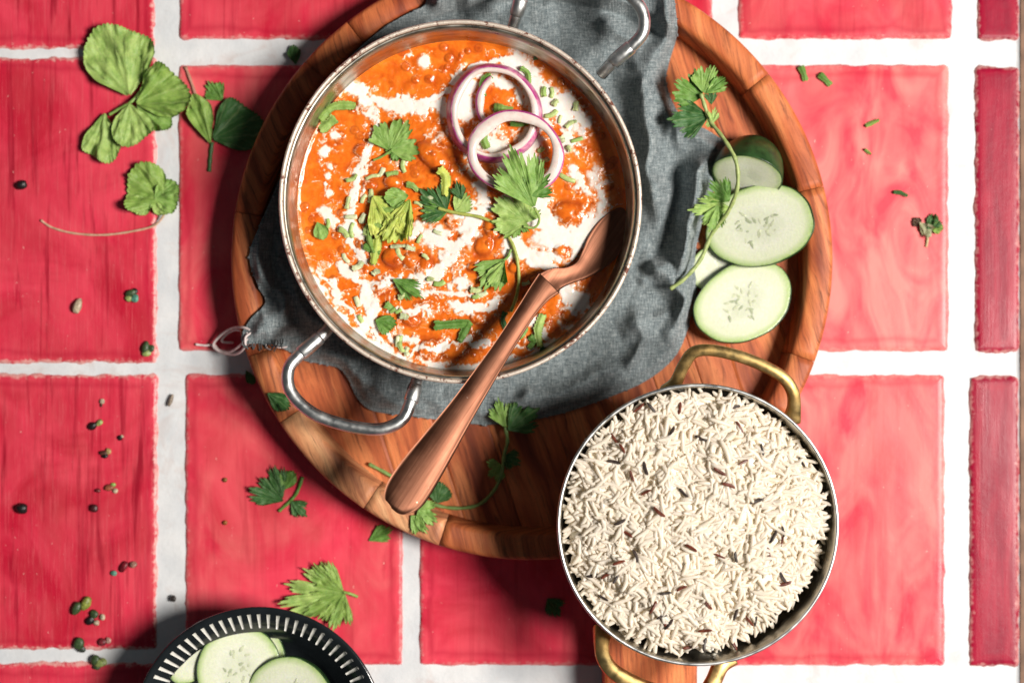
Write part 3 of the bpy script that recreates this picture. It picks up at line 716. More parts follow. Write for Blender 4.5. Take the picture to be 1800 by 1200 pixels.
for px, py, an in ((1064, 1094, 222), (1252, 1149, 276), (1390, 755, 46), (1190, 700, 98)):   # rivet heads on the inside wall
    d = Vector((math.cos(math.radians(an)), math.sin(math.radians(an)), 0)); c = BC+d*.0755; c.z = BZ-.019
    V = []; F = []
    nrm = (-d*.94+Vector((0, 0, .34))).normalized(); tx = Vector((-d.y, d.x, 0)); ty = nrm.cross(tx)
    for q, (rr_, hh) in enumerate([(1.0, -.002), (1.0, .0008), (.8, .0022), (.45, .003), (.0001, .0032)]):
        for j in range(20):
            a = 2*PI*j/20; V.append(c+(tx*math.cos(a)*.0070+ty*math.sin(a)*.0052)*rr_+nrm*hh)
    mesh('rivet', np.array([list(v) for v in V]), gridfaces(5, 20, True), M_STEEL, rice_pan)

# ------------------------------------------------------------------ rice
RCX, RCY = P(1216, 908, BZ).x, P(1216, 908, BZ).y
def rice_h(x, y):
    r = np.hypot(x-RCX, y-RCY); an = np.arctan2(y-RCY, x-RCX)
    edge = .0800+.0022*np.sin(an*3+1)+.002*np.sin(an*7)+.0015*np.sin(an*13+2)
    q = np.clip(r/edge, 0, 1.3)
    z = BZ+.0060-.0135*q**2.8-.030*np.clip(q-.94, 0, 1)
    return z+.0065*fbm(x*50, y*50, 3), q
rice = empty('cooked_rice', (BC.x, BC.y, BB+.004)); tag(rice, 'heap of white long-grain rice with cumin filling the brass-handled pan', 'rice')
nr_, na = 60, 160
V = []
for i in range(nr_):
    for j in range(na):
        a = 2*PI*j/na; r = .0785*i/(nr_-1)
        x, y = RCX+r*math.cos(a), RCY+r*math.sin(a)
        dd = math.hypot(x-BC.x, y-BC.y)
        if dd > .0775: x, y = BC.x+(x-BC.x)*.0775/dd, BC.y+(y-BC.y)*.0775/dd
        z, q = rice_h(x, y); V.append((x, y, float(z)-.0002))
mesh('rice_bed', V, gridfaces(nr_, na, True), M_RICECORE, rice)
def grain_mesh(name, L, w, bend, seed, n1=9, n2=7):
    r_ = random.Random(seed); V = []
    for i in range(n1):
        t = -math.cos(PI*i/(n1-1)); rr_ = w*max(.10, (1-abs(t)**4.0)**.5)
        for j in range(n2):
            a = 2*PI*j/n2; V.append((t*L/2, rr_*math.cos(a)+bend*t*t, rr_*.85*math.sin(a)+.08*w*r_.uniform(-1, 1)))
    F = gridfaces(n1, n2, True)+[tuple(range(n2))[::-1], tuple((n1-1)*n2+j for j in range(n2))]
    return np.array(V), F
GV = [grain_mesh('g', random.uniform(.0085, .0170), random.uniform(.00118, .00175), random.uniform(-.0022, .0022), i) for i in range(18)]
gm = []
for V, F in GV:
    me = bpy.data.meshes.new('grain'); me.from_pydata(V.tolist(), [], [list(f) for f in F]); me.update(); me.materials.append(M_RICE)
    me.polygons.foreach_set('use_smooth', [True]*len(me.polygons)); gm.append(me)
BV = []; BF = []; off = 0; cnt = 0
rg_ = random.Random(11)
cands = []
NG = 3000
for i in range(NG):
    a = rg_.random()*2*PI; r = .0805*math.sqrt(rg_.random()); x, y = RCX+r*math.cos(a), RCY+r*math.sin(a)
    if math.hypot(x-BC.x, y-BC.y) > .0785: continue
    z, q = rice_h(x, y); lvl = rg_.random()
    z = float(z)-.0008+.0019*lvl
    flow = 2.5*float(fbm(np.array([x*40]), np.array([y*40]), 2)[0])*PI
    yaw = flow+rg_.gauss(0, .55) if rg_.random() < .72 else rg_.uniform(0, 2*PI)
    pitch = rg_.gauss(0, .09); roll = rg_.uniform(0, 2*PI)
    cands.append((lvl, x, y, z, yaw, pitch, roll, rg_.randrange(18), rg_.uniform(.88, 1.1)))
cands.sort(reverse=True)
rl0 = np.array(rice.location)
for i, (lvl, x, y, z, yaw, pitch, roll, kmesh, sc) in enumerate(cands):
    if i < 300:
        o = bpy.data.objects.new('grain', gm[kmesh]); COL.objects.link(o); o.parent = rice
        o.location = (x-rl0[0], y-rl0[1], z+.0004-rl0[2]); o.rotation_euler = Euler((roll, pitch, yaw)); o.scale = (sc,)*3
    else:
        M = np.array(Euler((roll, pitch, yaw)).to_matrix()); V, F = GV[kmesh]
        BV.append((V*sc)@M.T+np.array([x, y, z])); BF += [[q+off for q in f] for f in F]; off += len(V)
b_ = mesh('grains', np.vstack(BV), BF, M_RICE, rice); b_['kind'] = 'stuff'
V, F = grain_mesh('c', .0066, .00085, .0004, 3)
cme = bpy.data.meshes.new('cumin_seed'); cme.from_pydata(V.tolist(), [], [list(f) for f in F]); cme.update(); cme.materials.append(M_CUMIN); cmr = cme.copy(); cmr.materials.clear(); cmr.materials.append(M_CUMINR)
CUM = [(1123, 717, 40), (1145, 716, -50), (1195, 718, 80), (1291, 715, 15), (1080, 771, -55), (1232, 771, -20), (1094, 788, -60), (1079, 811, -10), (1110, 836, -70), (1134, 823, -75), (1265, 829, -30), (1201, 866, -45), (1281, 852, -20), (1340, 790, -80), (1306, 812, 25), (1409, 812, -60),
       (1135, 865, 30), (1090, 918, 25), (1102, 937, -30), (1118, 976, -70), (1088, 988, 15), (1043, 1012, 5), (1066, 1010, 30), (1083, 1017, 60), (1265, 977, -25), (1293, 979, -80), (1351, 973, -75), (1377, 934, -80), (1375, 950, 80), (1360, 943, 60), (1198, 1033, 25), (1170, 1042, 10), (1148, 1068, 60), (1163, 1083, 20), (1168, 1094, -60), (1176, 1097, 50), (1239, 1108, 5), (1238, 1132, 80), (1289, 1130, -60), (1294, 1078, 70), (1317, 1091, -50), (1328, 1091, 80), (1380, 1026, 15), (1376, 1015, -60), (1245, 1064, -50), (1060, 1050, -30), (1212, 1137, 10), (1359, 1085, 60), (1215, 962, -30), (1180, 760, 60), (1300, 750, -60), (1330, 880, 20), (1158, 900, -40)]
for ci_, (px, py, an) in enumerate(CUM):
    p = P(px, py, BZ); z = float(rice_h(np.array([p.x]), np.array([p.y]))[0][0])+.0032; p = P(px, py, z)
    o = bpy.data.objects.new('cumin_seed', (cmr, cme)[ci_ % 2]); COL.objects.link(o); o.location = p
    o.rotation_euler = Euler((random.uniform(0, 6), random.gauss(0, .15), math.radians(an))); s_ = random.uniform(1.0, 1.4); o.scale = (s_, s_, s_)
    tag(o, ('tiny reddish brown cumin seed lying on the white rice', 'tiny blackish cumin seed lying on the white rice')[ci_ % 2], 'cumin seed', ('reddish cumin seeds on the rice', 'blackish cumin seeds on the rice')[ci_ % 2])

# ------------------------------------------------------------------ cucumber slices
def slice_(cx, cy, z, rx, ry, rot, th, label, tilt=(0, 0), group=None, seed=0, seeds=16, dome=0):
    """z = height of the slice's middle underside; tilt = degrees about x, y"""
    ztop = z+th; kz = KZ(ztop); base = P(cx, cy, ztop); base.z = z
    t = empty('cucumber_slice', base); t.rotation_euler = (math.radians(tilt[0]), math.radians(tilt[1]), math.radians(rot))
    A, B = rx*kz, ry*kz; n = 72; r_ = random.Random(seed)
    ph = [r_.uniform(0, 6) for _ in range(4)]
    def out(a): return 1+.018*math.sin(2*a+ph[0])+.014*math.sin(3*a+ph[1])+.008*math.sin(5*a+ph[2])+.004*math.sin(11*a+ph[3])
    rings = [0, .2, .4, .55, .7, .82, .92, .97, 1.0]
    V = []; R = []
    for q in rings:
        for j in range(n):
            a = 2*PI*j/n; o_ = out(a)*.988
            zz = th+.00035*math.sin(3*a+ph[0])*q-.0004*max(0, .5-q)*2
            if q == 1.0: zz -= .0003
            V.append((A*q*o_*math.cos(a), B*q*o_*math.sin(a), zz)); R.append(q)
    F = gridfaces(len(rings), n, True)
    if not dome:
        k0 = len(V)
        for q in (.97, .5, 0):
            for j in range(n):
                a = 2*PI*j/n; V.append((A*q*out(a)*math.cos(a), B*q*out(a)*math.sin(a), 0.0)); R.append(q)
        F += gridfaces(3, n, True, k0)
    me = bpy.data.meshes.new('flesh'); me.from_pydata(V, [], F); me.update()
    at = me.attributes.new('rad', 'FLOAT', 'POINT'); at.data.foreach_set('value', R)
    link('flesh', me, M_FLESH, t)
    V = []
    if dome: pr = [(.985, th+.0003), (.996, th+.0004), (1.0, th-.0004)]+[(math.cos(b), th-dome*math.sin(b)) for b in np.linspace(.12, PI/2, 9)]
    else: pr = [(.984, th+.00015), (.994, th+.0003), (1.0, th-.0003), (1.004, th*.5), (.998, .0004), (.985, 0), (.965, -.0001)]
    for q, zz in pr:
        for j in range(n):
            a = 2*PI*j/n; V.append((A*q*out(a)*math.cos(a), B*q*out(a)*math.sin(a), zz))
    me = bpy.data.meshes.new('rind'); me.from_pydata(V, [], gridfaces(len(pr), n, True)); me.update(); link('rind', me, M_RIND, t)
    for s_ in range(seeds):
        lobe = s_ % 3; a = 2*PI*lobe/3+ph[0]+r_.uniform(-.95, .95); q = r_.uniform(.12, .50)
        x, y = A*q*math.cos(a), B*q*math.sin(a); da = math.atan2(y, x)+r_.gauss(0, .7)
        L, w = r_.uniform(.0015, .0024), r_.uniform(.0006, .0009); V = []
        for rr_, zz in ((1.2, -.0002), (1.1, .00004), (.9, .00009), (.55, .00010), (.001, .00010)):
            for j in range(10):
                b = 2*PI*j/10; u, v = L*rr_*math.cos(b), w*rr_*math.sin(b)*(1-.45*math.cos(b))
                V.append((x+u*math.cos(da)-v*math.sin(da), y+u*math.sin(da)+v*math.cos(da), th-.0004*max(0, .5-math.hypot(x/A, y/B))*2+zz))
        me = bpy.data.meshes.new('seed'); me.from_pydata(V, [], gridfaces(5, 10, True)); me.update()
        link('seed', me, M_SEED if r_.random() < .62 else M_SEEDLINE, t)
    return tag(t, label, 'cucumber', group)
slice_(1262, 470, TF+.0005, 50, 42, 20, .004, 'small cucumber slice mostly hidden under the two large slices on the tray', seed=3, seeds=0)
slice_(1316, 304, TF+.020, 62, 62, 0, .003, 'domed cucumber end piece with dark green peel facing up on the tray', tilt=(56, -30), seed=4, seeds=0, dome=.030)
slice_(1340, 397, TF+.0120, 97, 71, 16, .0052, 'largest oval cucumber slice on the tray, between the end piece and another slice', tilt=(-5, -15), seed=5, seeds=26)
slice_(1307, 532, TF+.0075, 90, 69, 28, .0052, 'oval cucumber slice on the tray touching the brass handle of the rice pan', tilt=(-8, 3), seed=8, seeds=26)

# ------------------------------------------------------------------ black bowl with cucumber
KZ0 = .045
KC = P(454, 1288, KZ0); kk0 = KZ(KZ0); KR = 222*kk0
bowl = empty('black_bowl', (KC.x, KC.y, .0006)); tag(bowl, 'glossy black bowl with white stripes round its rim, holding cucumber slices', 'bowl')
pf = [(0, .0006), (.040, .0006), (.044, .002), (.060, .014), (.074, .034), (KR-.0006, KZ0-.0022), (KR, KZ0-.0010), (KR-.0004, KZ0), (KR-.0022, KZ0+.0001), (KR-.0045, KZ0-.0012), (KR-.0150, KZ0-.0085), (.052, .014), (.040, .0065), (.0, .0055)]
V, F = lathe(pf, 120, KC); mesh('body', V, F, M_BLACK, bowl)
for i in range(76):
    a = 2*PI*i/76; V = []
    da = .38*2*PI/76
    for t_ in (0, .35, .7, 1):
        r = KR-.0048-t_*.0098; z = KZ0-.0014-t_*.0069+.0005
        w = da*(1-.35*t_)*.5
        for s_ in (-1, 0, 1):
            V.append((KC.x+r*math.cos(a+s_*w), KC.y+r*math.sin(a+s_*w), z+(.0004 if s_ == 0 else 0)))
    V, F = sheet(np.array(V).reshape(4, 3, 3), .0010)
    mesh('rim_stripe', V, F, M_WHITE, bowl)
slice_(352, 1150, .0300, 66, 36, 40, .005, 'cucumber slice leaning against the wall of the black bowl', tilt=(8, 6), seed=12, seeds=0)
slice_(322, 1204, .0260, 62, 40, 62, .005, 'pale cucumber slice in the black bowl under the tall centre slice', tilt=(6, 8), seed=13, seeds=0)
slice_(440, 1165, .0185, 62, 66, 0, .005, 'cucumber slice peeking out behind another in the black bowl', tilt=(-8, 0), seed=14, seeds=0)
slice_(416, 1177, .030, 71, 77, -20, .0052, 'round cucumber slice in the black bowl with pale seed centre showing', tilt=(-9, 4), seed=15, seeds=20)
slice_(508, 1228, .034, 76, 74, 20, .0052, 'topmost cucumber slice in the black bowl overlapping the seeded slice', tilt=(-6, -6), seed=16, seeds=20)

# ------------------------------------------------------------------ onion rings
def onion(cx, cy, z, rx, ry, w, hgt, label, tilt=(0, 0), flare=.0, arc=(0, 360), rot=0):
    base = P(cx, cy, z+hgt); base.z = z; kz = KZ(z+hgt)
    t = empty('onion_ring', base); t.rotation_euler = (math.radians(tilt[0]), math.radians(tilt[1]), math.radians(rot))
    full = arc[1]-arc[0] >= 360; n = 80 if full else 36
    A, B, Wd = rx*kz, ry*kz, w*kz
    def ring(off, zz):
        pts = []
        for j in range(n if full else n+1):
            a = math.radians(arc[0]+(arc[1]-arc[0])*j/n); wb = 1+.022*math.sin(2*a+1+cx)+.018*math.sin(3*a+cy)+.006*math.sin(7*a)
            wv = 1+.22*math.sin(a*2+cy)+.10*math.sin(5*a+cx) if off < -.0015 else 1
            pts.append(((A*wb+off*wv)*math.cos(a), (B*wb+off*wv)*math.sin(a), zz+.0006*math.sin(2*a+cx)))
        return pts
    rb = .0011
    pr = [(-.0006+flare, 0), (-Wd+flare*.5, 0), (-Wd, hgt-rb), (-Wd+rb*.5, hgt-rb*.2), (-Wd*.5, hgt+.0004), (-rb, hgt), (-.0004, hgt-rb*.6)]
    V = sum([ring(o_*1.0, zz) for o_, zz in pr], []); cnt_ = n if full else n+1
    F = gridfaces(len(pr), cnt_, full)
    if not full: F += [tuple(i*cnt_ for i in range(len(pr))), tuple(i*cnt_+n for i in range(len(pr)))[::-1]]
    me = bpy.data.meshes.new('flesh'); me.from_pydata(V, [], F); me.update(); link('flesh', me, M_ONION, t)
    pr = [(-.0012, hgt-.0006), (-.0002, hgt-.0004), (.0004, hgt-.0014), (flare*.5+.0006, hgt*.5), (flare+.0002, .0), (flare-.0010, .0)]
    V = sum([ring(o_, zz) for o_, zz in pr], []); F = gridfaces(len(pr), cnt_, full)
    me = bpy.data.meshes.new('skin'); me.from_pydata(V, [], F); me.update(); link('skin', me, M_ONIONSKIN, t)
    return tag(t, label, 'onion')
onion(868, 197, CZ+.0030, 76, 82, 11, .0075, 'purple-edged red onion ring on the curry, lying under another ring', tilt=(2, 3), flare=.0026)
onion(878, 178, CZ+.0008, 42, 46, 11, .0060, 'small pale inner onion curl inside the purple-edged ring', arc=(110, 262), flare=.0004)
onion(906, 267, CZ+.0098, 83, 73, 18, .0050, 'peppered pale onion ring lying on top of the purple-edged ring', tilt=(4, 3), flare=.0003, rot=-8)

# ------------------------------------------------------------------ copper spoon
spoon = empty('copper_spoon', P(1060, 430, .046)); tag(spoon, 'copper serving spoon dipped in the curry with its handle over the pan rim', 'spoon')
def ribbon(cl, name, crown, conc=0.0, th=.0022, nw=12):
    """cl rows: px,py,z,half width px ; crown raises the middle, conc sinks it"""
    a = spline(cl, 8); m_ = len(a); G = np.zeros((m_, nw+1, 3))
    for i in range(m_):
        p = P(a[i, 0], a[i, 1], a[i, 2]); i0, i1 = max(i-1, 0), min(i+1, m_-1)
        d = P(a[i1, 0], a[i1, 1], a[i1, 2])-P(a[i0, 0], a[i0, 1], a[i0, 2]); d.z = 0; d.normalize(); nrm = Vector((-d.y, d.x, 0))
        for j in range(nw+1):
            s_ = -1+2*j/nw; w = max(a[i, 3], .3)*KZ(a[i, 2])
            rnd = -.0012*abs(s_)**6
            sc = min(1, w/.008)
            G[i, j] = p+nrm*(w*s_)+Vector((0, 0, sc*(crown*(1-s_*s_)-conc*(1-s_*s_)+rnd)))
    V, F = sheet(G, th)
    return mesh(name, V, F, M_COPPER, spoon)
# the handle rests on the pan rim and rises towards its broad end
ribbon([(693, 897, .1005, 6), (697, 892, .1003, 22), (704, 880, .0995, 33), (716, 862, .0978, 38), (740, 826, .0942, 37), (775, 775, .0890, 31), (815, 716, .0829, 24), (852, 660, .0770, 20), (890, 602, .0712, 17), (925, 548, .0657, 17), (948, 516, .0622, 20), (966, 497, .0600, 25)], 'handle', .0020)
ribbon([(958, 504, .0602, 24), (975, 491, .0578, 21), (1000, 484, .0545, 15), (1024, 474, .0515, 17), (1044, 455, .0492, 25), (1062, 430, .0477, 31), (1077, 404, .0468, 29), (1088, 382, .0464, 20), (1093, 370, .0460, 10), (1095, 366, .0458, 2)], 'bowl', .0010, .0030, .0014)

# ------------------------------------------------------------------ coriander
PALE = (.33, .48, .13, 1); GREEN = (.12, .26, .045, 1); DEEP = (.045, .135, .035, 1); YEL = (.50, .58, .11, 1); MIDG = (.23, .39, .09, 1); OLIVE = (.24, .38, .08, 1)
def leaf_geo(L, spread, lobes, teeth, depth, td, pleat, curl, wav, seed, na=110, nr=12, asp=1.0, crumple=.035):
    r_ = random.Random(seed); th = np.linspace(-spread, spread, na); t = th/spread
    R = np.ones(na)*((1-.22*t*t) if lobes else (1-.10*t*t-.42*t**6))
    ph = r_.uniform(0, 3); tw = t+.05*np.sin(4*t+ph)+.03*np.sin(9*t+2*ph)
    if lobes:
        R *= (1-depth*1.25)+depth*1.25*np.abs(np.cos(PI*tw*lobes/2))**.5
        R *= (1-.16)+.16*np.abs(np.cos(PI*tw*lobes*1.5))**.7
    R *= 1-td+td*np.abs(np.sin(teeth*1.35*PI*tw+ph))**.75
    R *= 1+.07*np.sin(5*t+ph)
    rho = np.linspace(0.02, 1, nr)**.85
    U = np.outer(rho, R*np.cos(th))*L; Vv = np.outer(rho, R*np.sin(th))*L*asp
    pl = .6*np.cos(PI*t*1.6+ph)+.4*np.cos(PI*t*3.3+2*ph)
    Wz = L*(pleat*np.outer(rho, pl)+curl*np.outer(rho**2, np.ones(na))+wav*np.outer(rho**2, np.sin(6*t+ph)))
    Wz = Wz+L*crumple*(fbm(U/L*3+seed*7, Vv/L*3, 3)+.5*fbm(U/L*8+seed, Vv/L*8, 2))*np.outer(np.minimum(1, rho*2), np.ones(na))
    G = np.stack([U, Vv, Wz], -1); UV = np.stack([np.tile(t*.5+.5, (nr, 1)), np.tile(rho[:, None], (1, na))], -1).reshape(-1, 2)
    return G, UV
def leaf(base, tip, zs, color, parent=None, spread=100, lobes=3, teeth=7, depth=.32, td=.16, pleat=.05, curl=.03, wav=.03, seed=1, roll=0, pitch=0, asp=1.0, lift=.0003, name='coriander_leaf', th=.00025, crumple=.085):
    """zs = height of what the leaf lies on (number or function of px,py)"""
    z0 = zs(*base) if callable(zs) else zs
    a, b = P(*base, z0), P(*tip, z0); d = b-a; L = d.length; yaw = math.atan2(d.y, d.x)
    G, UV = leaf_geo(L, math.radians(spread), lobes, teeth, depth, td, pleat, curl, wav, seed, asp=asp, crumple=crumple)
    Rm = np.array((Matrix.Rotation(yaw, 3, 'Z') @ Matrix.Rotation(math.radians(pitch), 3, 'Y') @ Matrix.Rotation(math.radians(roll), 3, 'X')))
    sh_ = G.shape; Q = G.reshape(-1, 3)@Rm.T
    if callable(zs):
        px = (Q[:, 0]+a.x)/KZ(z0)+900; py = 600-(Q[:, 1]+a.y)/KZ(z0); hh = CZ+curry_fields(px, py)[0]
        Q[:, 2] += z0; Q[:, 2] = np.maximum(Q[:, 2]-np.percentile(Q[:, 2]-hh, 25), hh+.0002)+lift+th
    else: Q[:, 2] += z0-Q[:, 2].min()+lift+th
    Q[:, 0] += a.x; Q[:, 1] += a.y
    V, F = sheet(Q.reshape(sh_), th)
    o = mesh(name, V, [f[::-1] for f in F], M_LEAF, parent, uv=np.vstack([UV, UV])); o.color = color
    return o
def strip(pts, w, zs, color, parent=None, bend=.0015, name='leaf_strip', roll=0, seed=0, mat=None):
    """curved ribbon of chopped leaf; pts photo px, w half width px"""
    a = spline(pts, 12); m_ = len(a); nw = 5; r_ = random.Random(seed); G = np.zeros((m_, nw, 3)); UV = np.zeros((m_, nw, 2))
    for i in range(m_):
        z = zs(a[i, 0], a[i, 1]) if callable(zs) else zs
        i0, i1 = max(i-1, 0), min(i+1, m_-1); d = a[i1]-a[i0]; d /= np.linalg.norm(d); nrm = np.array([-d[1], d[0]])
        f = i/(m_-1); ww = w*(1-.25*f)*(1+.12*math.sin(9*f+seed))*(.6 if i in (0, m_-1) else 1)
        jl, jr = (1+.30*abs(math.sin(3.1*i*.55+seed*1.7))-.2+r_.uniform(-.1, .1), 1+.30*abs(math.sin(2.7*i*.55+seed*2.9))-.2+r_.uniform(-.1, .1))
        for j in range(nw):
            s_ = -1+.5*j; q = a[i]+nrm*s_*ww*(jl if s_ < 0 else jr)+d*(w*.22*math.sin(seed*3+j*1.9) if i in (0, m_-1) else 0); p = P(q[0], q[1], z)
            G[i, j] = (p.x, p.y, z+.0008+bend*(1-s_*s_)+bend*.7*math.sin(4*f+seed)*.5+bend*.4+math.tan(math.radians(roll))*s_*ww*PX*.5+abs(math.tan(math.radians(roll)))*ww*PX*.5)
            UV[i, j] = (s_*.25+.5, f)
    V, F = sheet(G, .0004); UV = UV.reshape(-1, 2)
    o = mesh(name, V, F, mat or M_LEAF, parent, uv=np.vstack([UV, UV])); o.color = color
    return o
def stem(pts, r, color, parent, name='stem', n=8):
    path = spline([P(*p) for p in pts], 8); m_ = len(path)
    rr_ = np.array([r*(1+.12*math.sin(i*1.3)) for i in range(m_)])
    o = mesh(name, *tube(path, rr_, n), M_STEM, parent); o.color = color; return o
def sprig(px, py, z, label, cat='coriander', name='coriander_sprig'):
    return tag(empty(name, P(px, py, z)), label, cat)
zc = zcurry
# on the curry
t = sprig(690, 262, zc(690, 262), 'bright green three-lobed coriander leaf on the curry beside the bean lump', name='coriander_leaf')
leaf((686, 266), (716, 212), zc, MIDG, t, 96, 3, 6, .28, .14, .06, .05, .04, 3, name='leaflet', lift=.0018)
leaf((700, 258), (692, 284), zc, GREEN, t, 80, 3, 4, .2, .15, .07, .05, .02, 4, name='leaflet', lift=.0010)
stem([(656, 282, zc(656, 282)+.001), (672, 275, zc(672, 275)+.0015), (690, 263, zc(690, 263)+.003)], .0007, MIDG, t)
t = sprig(900, 430, zc(900, 430), 'coriander sprig with long yellow-green stem curving across the middle of the curry')
def zs_(x, y, d=.0020): return zc(x, y)+d
stem([(x, y, zs_(x, y)) for x, y in [(770, 366), (800, 374), (848, 383), (884, 404), (905, 440), (912, 485), (908, 520), (898, 548)]], .0011, (.40, .44, .10, 1), t)
leaf((786, 372), (738, 338), zc, DEEP, t, 70, 3, 6, .3, .2, .06, .04, .04, 5, name='leaflet', lift=.0015)
leaf((790, 370), (742, 372), zc, GREEN, t, 45, 3, 5, .3, .2, .06, .04, .04, 6, name='leaflet', lift=.0013)
leaf((800, 372), (825, 345), zc, PALE, t, 55, 0, 4, .3, .2, .06, .04, .04, 7, name='leaflet', lift=.0012)
stem([(898, 438, zs_(898, 438)), (892, 452, zs_(892, 452)), (878, 462, zs_(878, 462))], .0008, MIDG, t)
leaf((886, 455), (846, 508), zc, MIDG, t, 48, 3, 5, .2, .12, .10, .03, .03, 8, name='leaflet', lift=.0020, roll=12)
leaf((888, 458), (862, 500), zc, PALE, t, 30, 0, 4, .2, .1, .12, .04, .03, 9, name='leaflet', lift=.0034)
t = sprig(930, 380, zc(930, 380), 'large pale coriander leaf cluster overlapping the peppered onion ring', name='coriander_leaf')
ONZ = CZ+.0160
leaf((940, 366), (893, 262), ONZ, MIDG, t, 40, 3, 9, .22, .14, .05, .02, .02, 11, name='leaflet', pitch=-6)
leaf((932, 345), (963, 306), ONZ, GREEN, t, 62, 3, 5, .3, .2, .06, .03, .04, 12, name='leaflet')
leaf((928, 392), (868, 352), zc, PALE, t, 72, 3, 7, .22, .15, .05, .04, .03, 13, name='leaflet', lift=.0030)
leaf((918, 395), (930, 350), zc, PALE, t, 55, 3, 5, .2, .15, .05, .04, .03, 14, name='leaflet', lift=.0022)
leaf((910, 385), (905, 420), zc, MIDG, t, 70, 3, 5, .2, .15, .05, .04, .03, 15, name='leaflet', lift=.0010)
stem([(940, 366, ONZ), (948, 385, CZ+.008), (940, 400, CZ+.005), (920, 398, CZ+.005)], .0008, PALE, t)
t = sprig(690, 375, zc(690, 375), 'clump of yellow-green crumpled chopped coriander in the middle of the curry', name='coriander_clump')
leaf((655, 345), (708, 412), zc, YEL, t, 48, 0, 4, .1, .10, .08, .06, .04, 21, name='leaf_piece', crumple=.16, lift=.004)
leaf((722, 350), (690, 428), zc, YEL, t, 32, 0, 4, .1, .10, .08, .02, .04, 22, name='leaf_piece', crumple=.16, lift=.006, roll=14)
leaf((650, 368), (690, 400), zc, OLIVE, t, 55, 0, 5, .1, .12, .08, .06, .04, 23, name='leaf_piece', crumple=.16, lift=.003)
leaf((720, 345), (680, 352), zc, MIDG, t, 45, 0, 3, .1, .06, .1, .05, .06, 24, name='leaf_piece', crumple=.16, lift=.006)
strip([(668, 405), (662, 435), (656, 466)], 9, zc, YEL, t, .003, 'leaf_piece', 20, 3)
strip([(648, 402), (650, 425), (658, 445)], 6, zc, OLIVE, t, .003, 'leaf_piece', -10, 4)
strip([(640, 432), (655, 440), (668, 445)], 6, zc, GREEN, t, .002, 'leaf_piece', 0, 5)
def one_strip(pts, w, col, label, bend=.002, roll=0, seed=0, zs=None):
    o = strip(pts, w, zs or zc, col, None, bend, 'chopped_leaf', roll, seed); return tag(o, label, 'coriander')
one_strip([(562, 212), (580, 193), (600, 186), (626, 187)], 9, OLIVE, 'curved olive strip of coriander leaf on the curry near the pan wall', .003, 18, 1)
one_strip([(590, 208), (576, 220), (564, 230)], 10, PALE, 'pale pointed coriander piece tucked under the curved olive strip', .002, -12, 2)
tag(leaf((558, 390), (570, 420), zc, MIDG, None, 42, 0, 3, .2, .05, .10, .05, .05, 83, name='chopped_leaf', lift=.002), 'small triangular coriander piece near the left wall of the curry pan', 'coriander')
tag(leaf((690, 490), (744, 522), zc, GREEN, None, 30, 3, 6, .25, .18, .08, .03, .03, 81, name='chopped_leaf', lift=.002), 'green feathery coriander strip beside the white cream streak', 'coriander')
tag(leaf((660, 562), (694, 576), zc, GREEN, None, 48, 0, 4, .2, .12, .10, .05, .05, 82, name='chopped_leaf', lift=.002), 'dark green coriander piece on cream near the bottom of the pan', 'coriander')
one_strip([(678, 534), (686, 540), (693, 548)], 7, MIDG, 'tiny coriander scrap above the dark green piece on cream', .001, 5, 7)
one_strip([(764, 572), (795, 570), (828, 568)], 9, GREEN, 'long green coriander strip lying beside the spoon shadow', .002, 8, 8)
one_strip([(826, 566), (818, 580), (808, 600)], 8, GREEN, 'green coriander strip folded down from the long strip', .002, -14, 9)
one_strip([(955, 552), (946, 580), (950, 610)], 8, PALE, 'pale curled coriander ribbon right of the spoon handle', .002, 15, 10)
one_strip([(950, 612), (962, 617), (978, 612)], 6, DEEP, 'dark coriander scrap under the pale ribbon by the pan wall', .001, 0, 11)
one_strip([(932, 590), (938, 600), (930, 612)], 6, GREEN, 'small green coriander scrap between spoon handle and pale ribbon', .001, 0, 12)
one_strip([(905, 595), (918, 588), (925, 575)], 6, MIDG, 'thin coriander scrap hugging the spoon handle', .001, 0, 13)
one_strip([(888, 548), (884, 562), (890, 580)], 5, DEEP, 'dark coriander scrap in the shadow of the spoon handle', .001, 0, 14)
one_strip([(772, 298), (784, 312), (782, 345)], 9, YEL, 'curled yellow-green leaf ribbon above the coriander sprig', .003, 20, 15)
tag(leaf((812, 352), (802, 320), zc, DEEP, None, 40, 3, 4, .2, .15, .10, .05, .05, 84, name='chopped_leaf', lift=.002), 'dark green coriander square above the sprig stem', 'coriander')
one_strip([(862, 132), (850, 148), (849, 170)], 8, GREEN, 'green coriander strip inside the purple-edged onion ring', .003, 25, 17)
one_strip([(868, 190), (884, 192), (902, 196)], 8, OLIVE, 'coriander scrap below the small inner onion curl', .003, 10, 18)
one_strip([(897, 217), (912, 220), (928, 216)], 5, GREEN, 'coriander scrap inside the peppered onion ring', .002, 0, 19)
one_strip([(852, 228), (851, 245), (857, 262)], 8, MIDG, 'coriander strip under the left side of the peppered onion ring', .003, 12, 20)
one_strip([(916, 120), (928, 130), (930, 148)], 5, MIDG, 'coriander scrap against the outer skin of the purple-edged ring', .002, 0, 21)
one_strip([(938, 103), (952, 103), (966, 102)], 4, DEEP, 'dark chive-like bit alone on plain orange curry near the rim', .001, 0, 22)
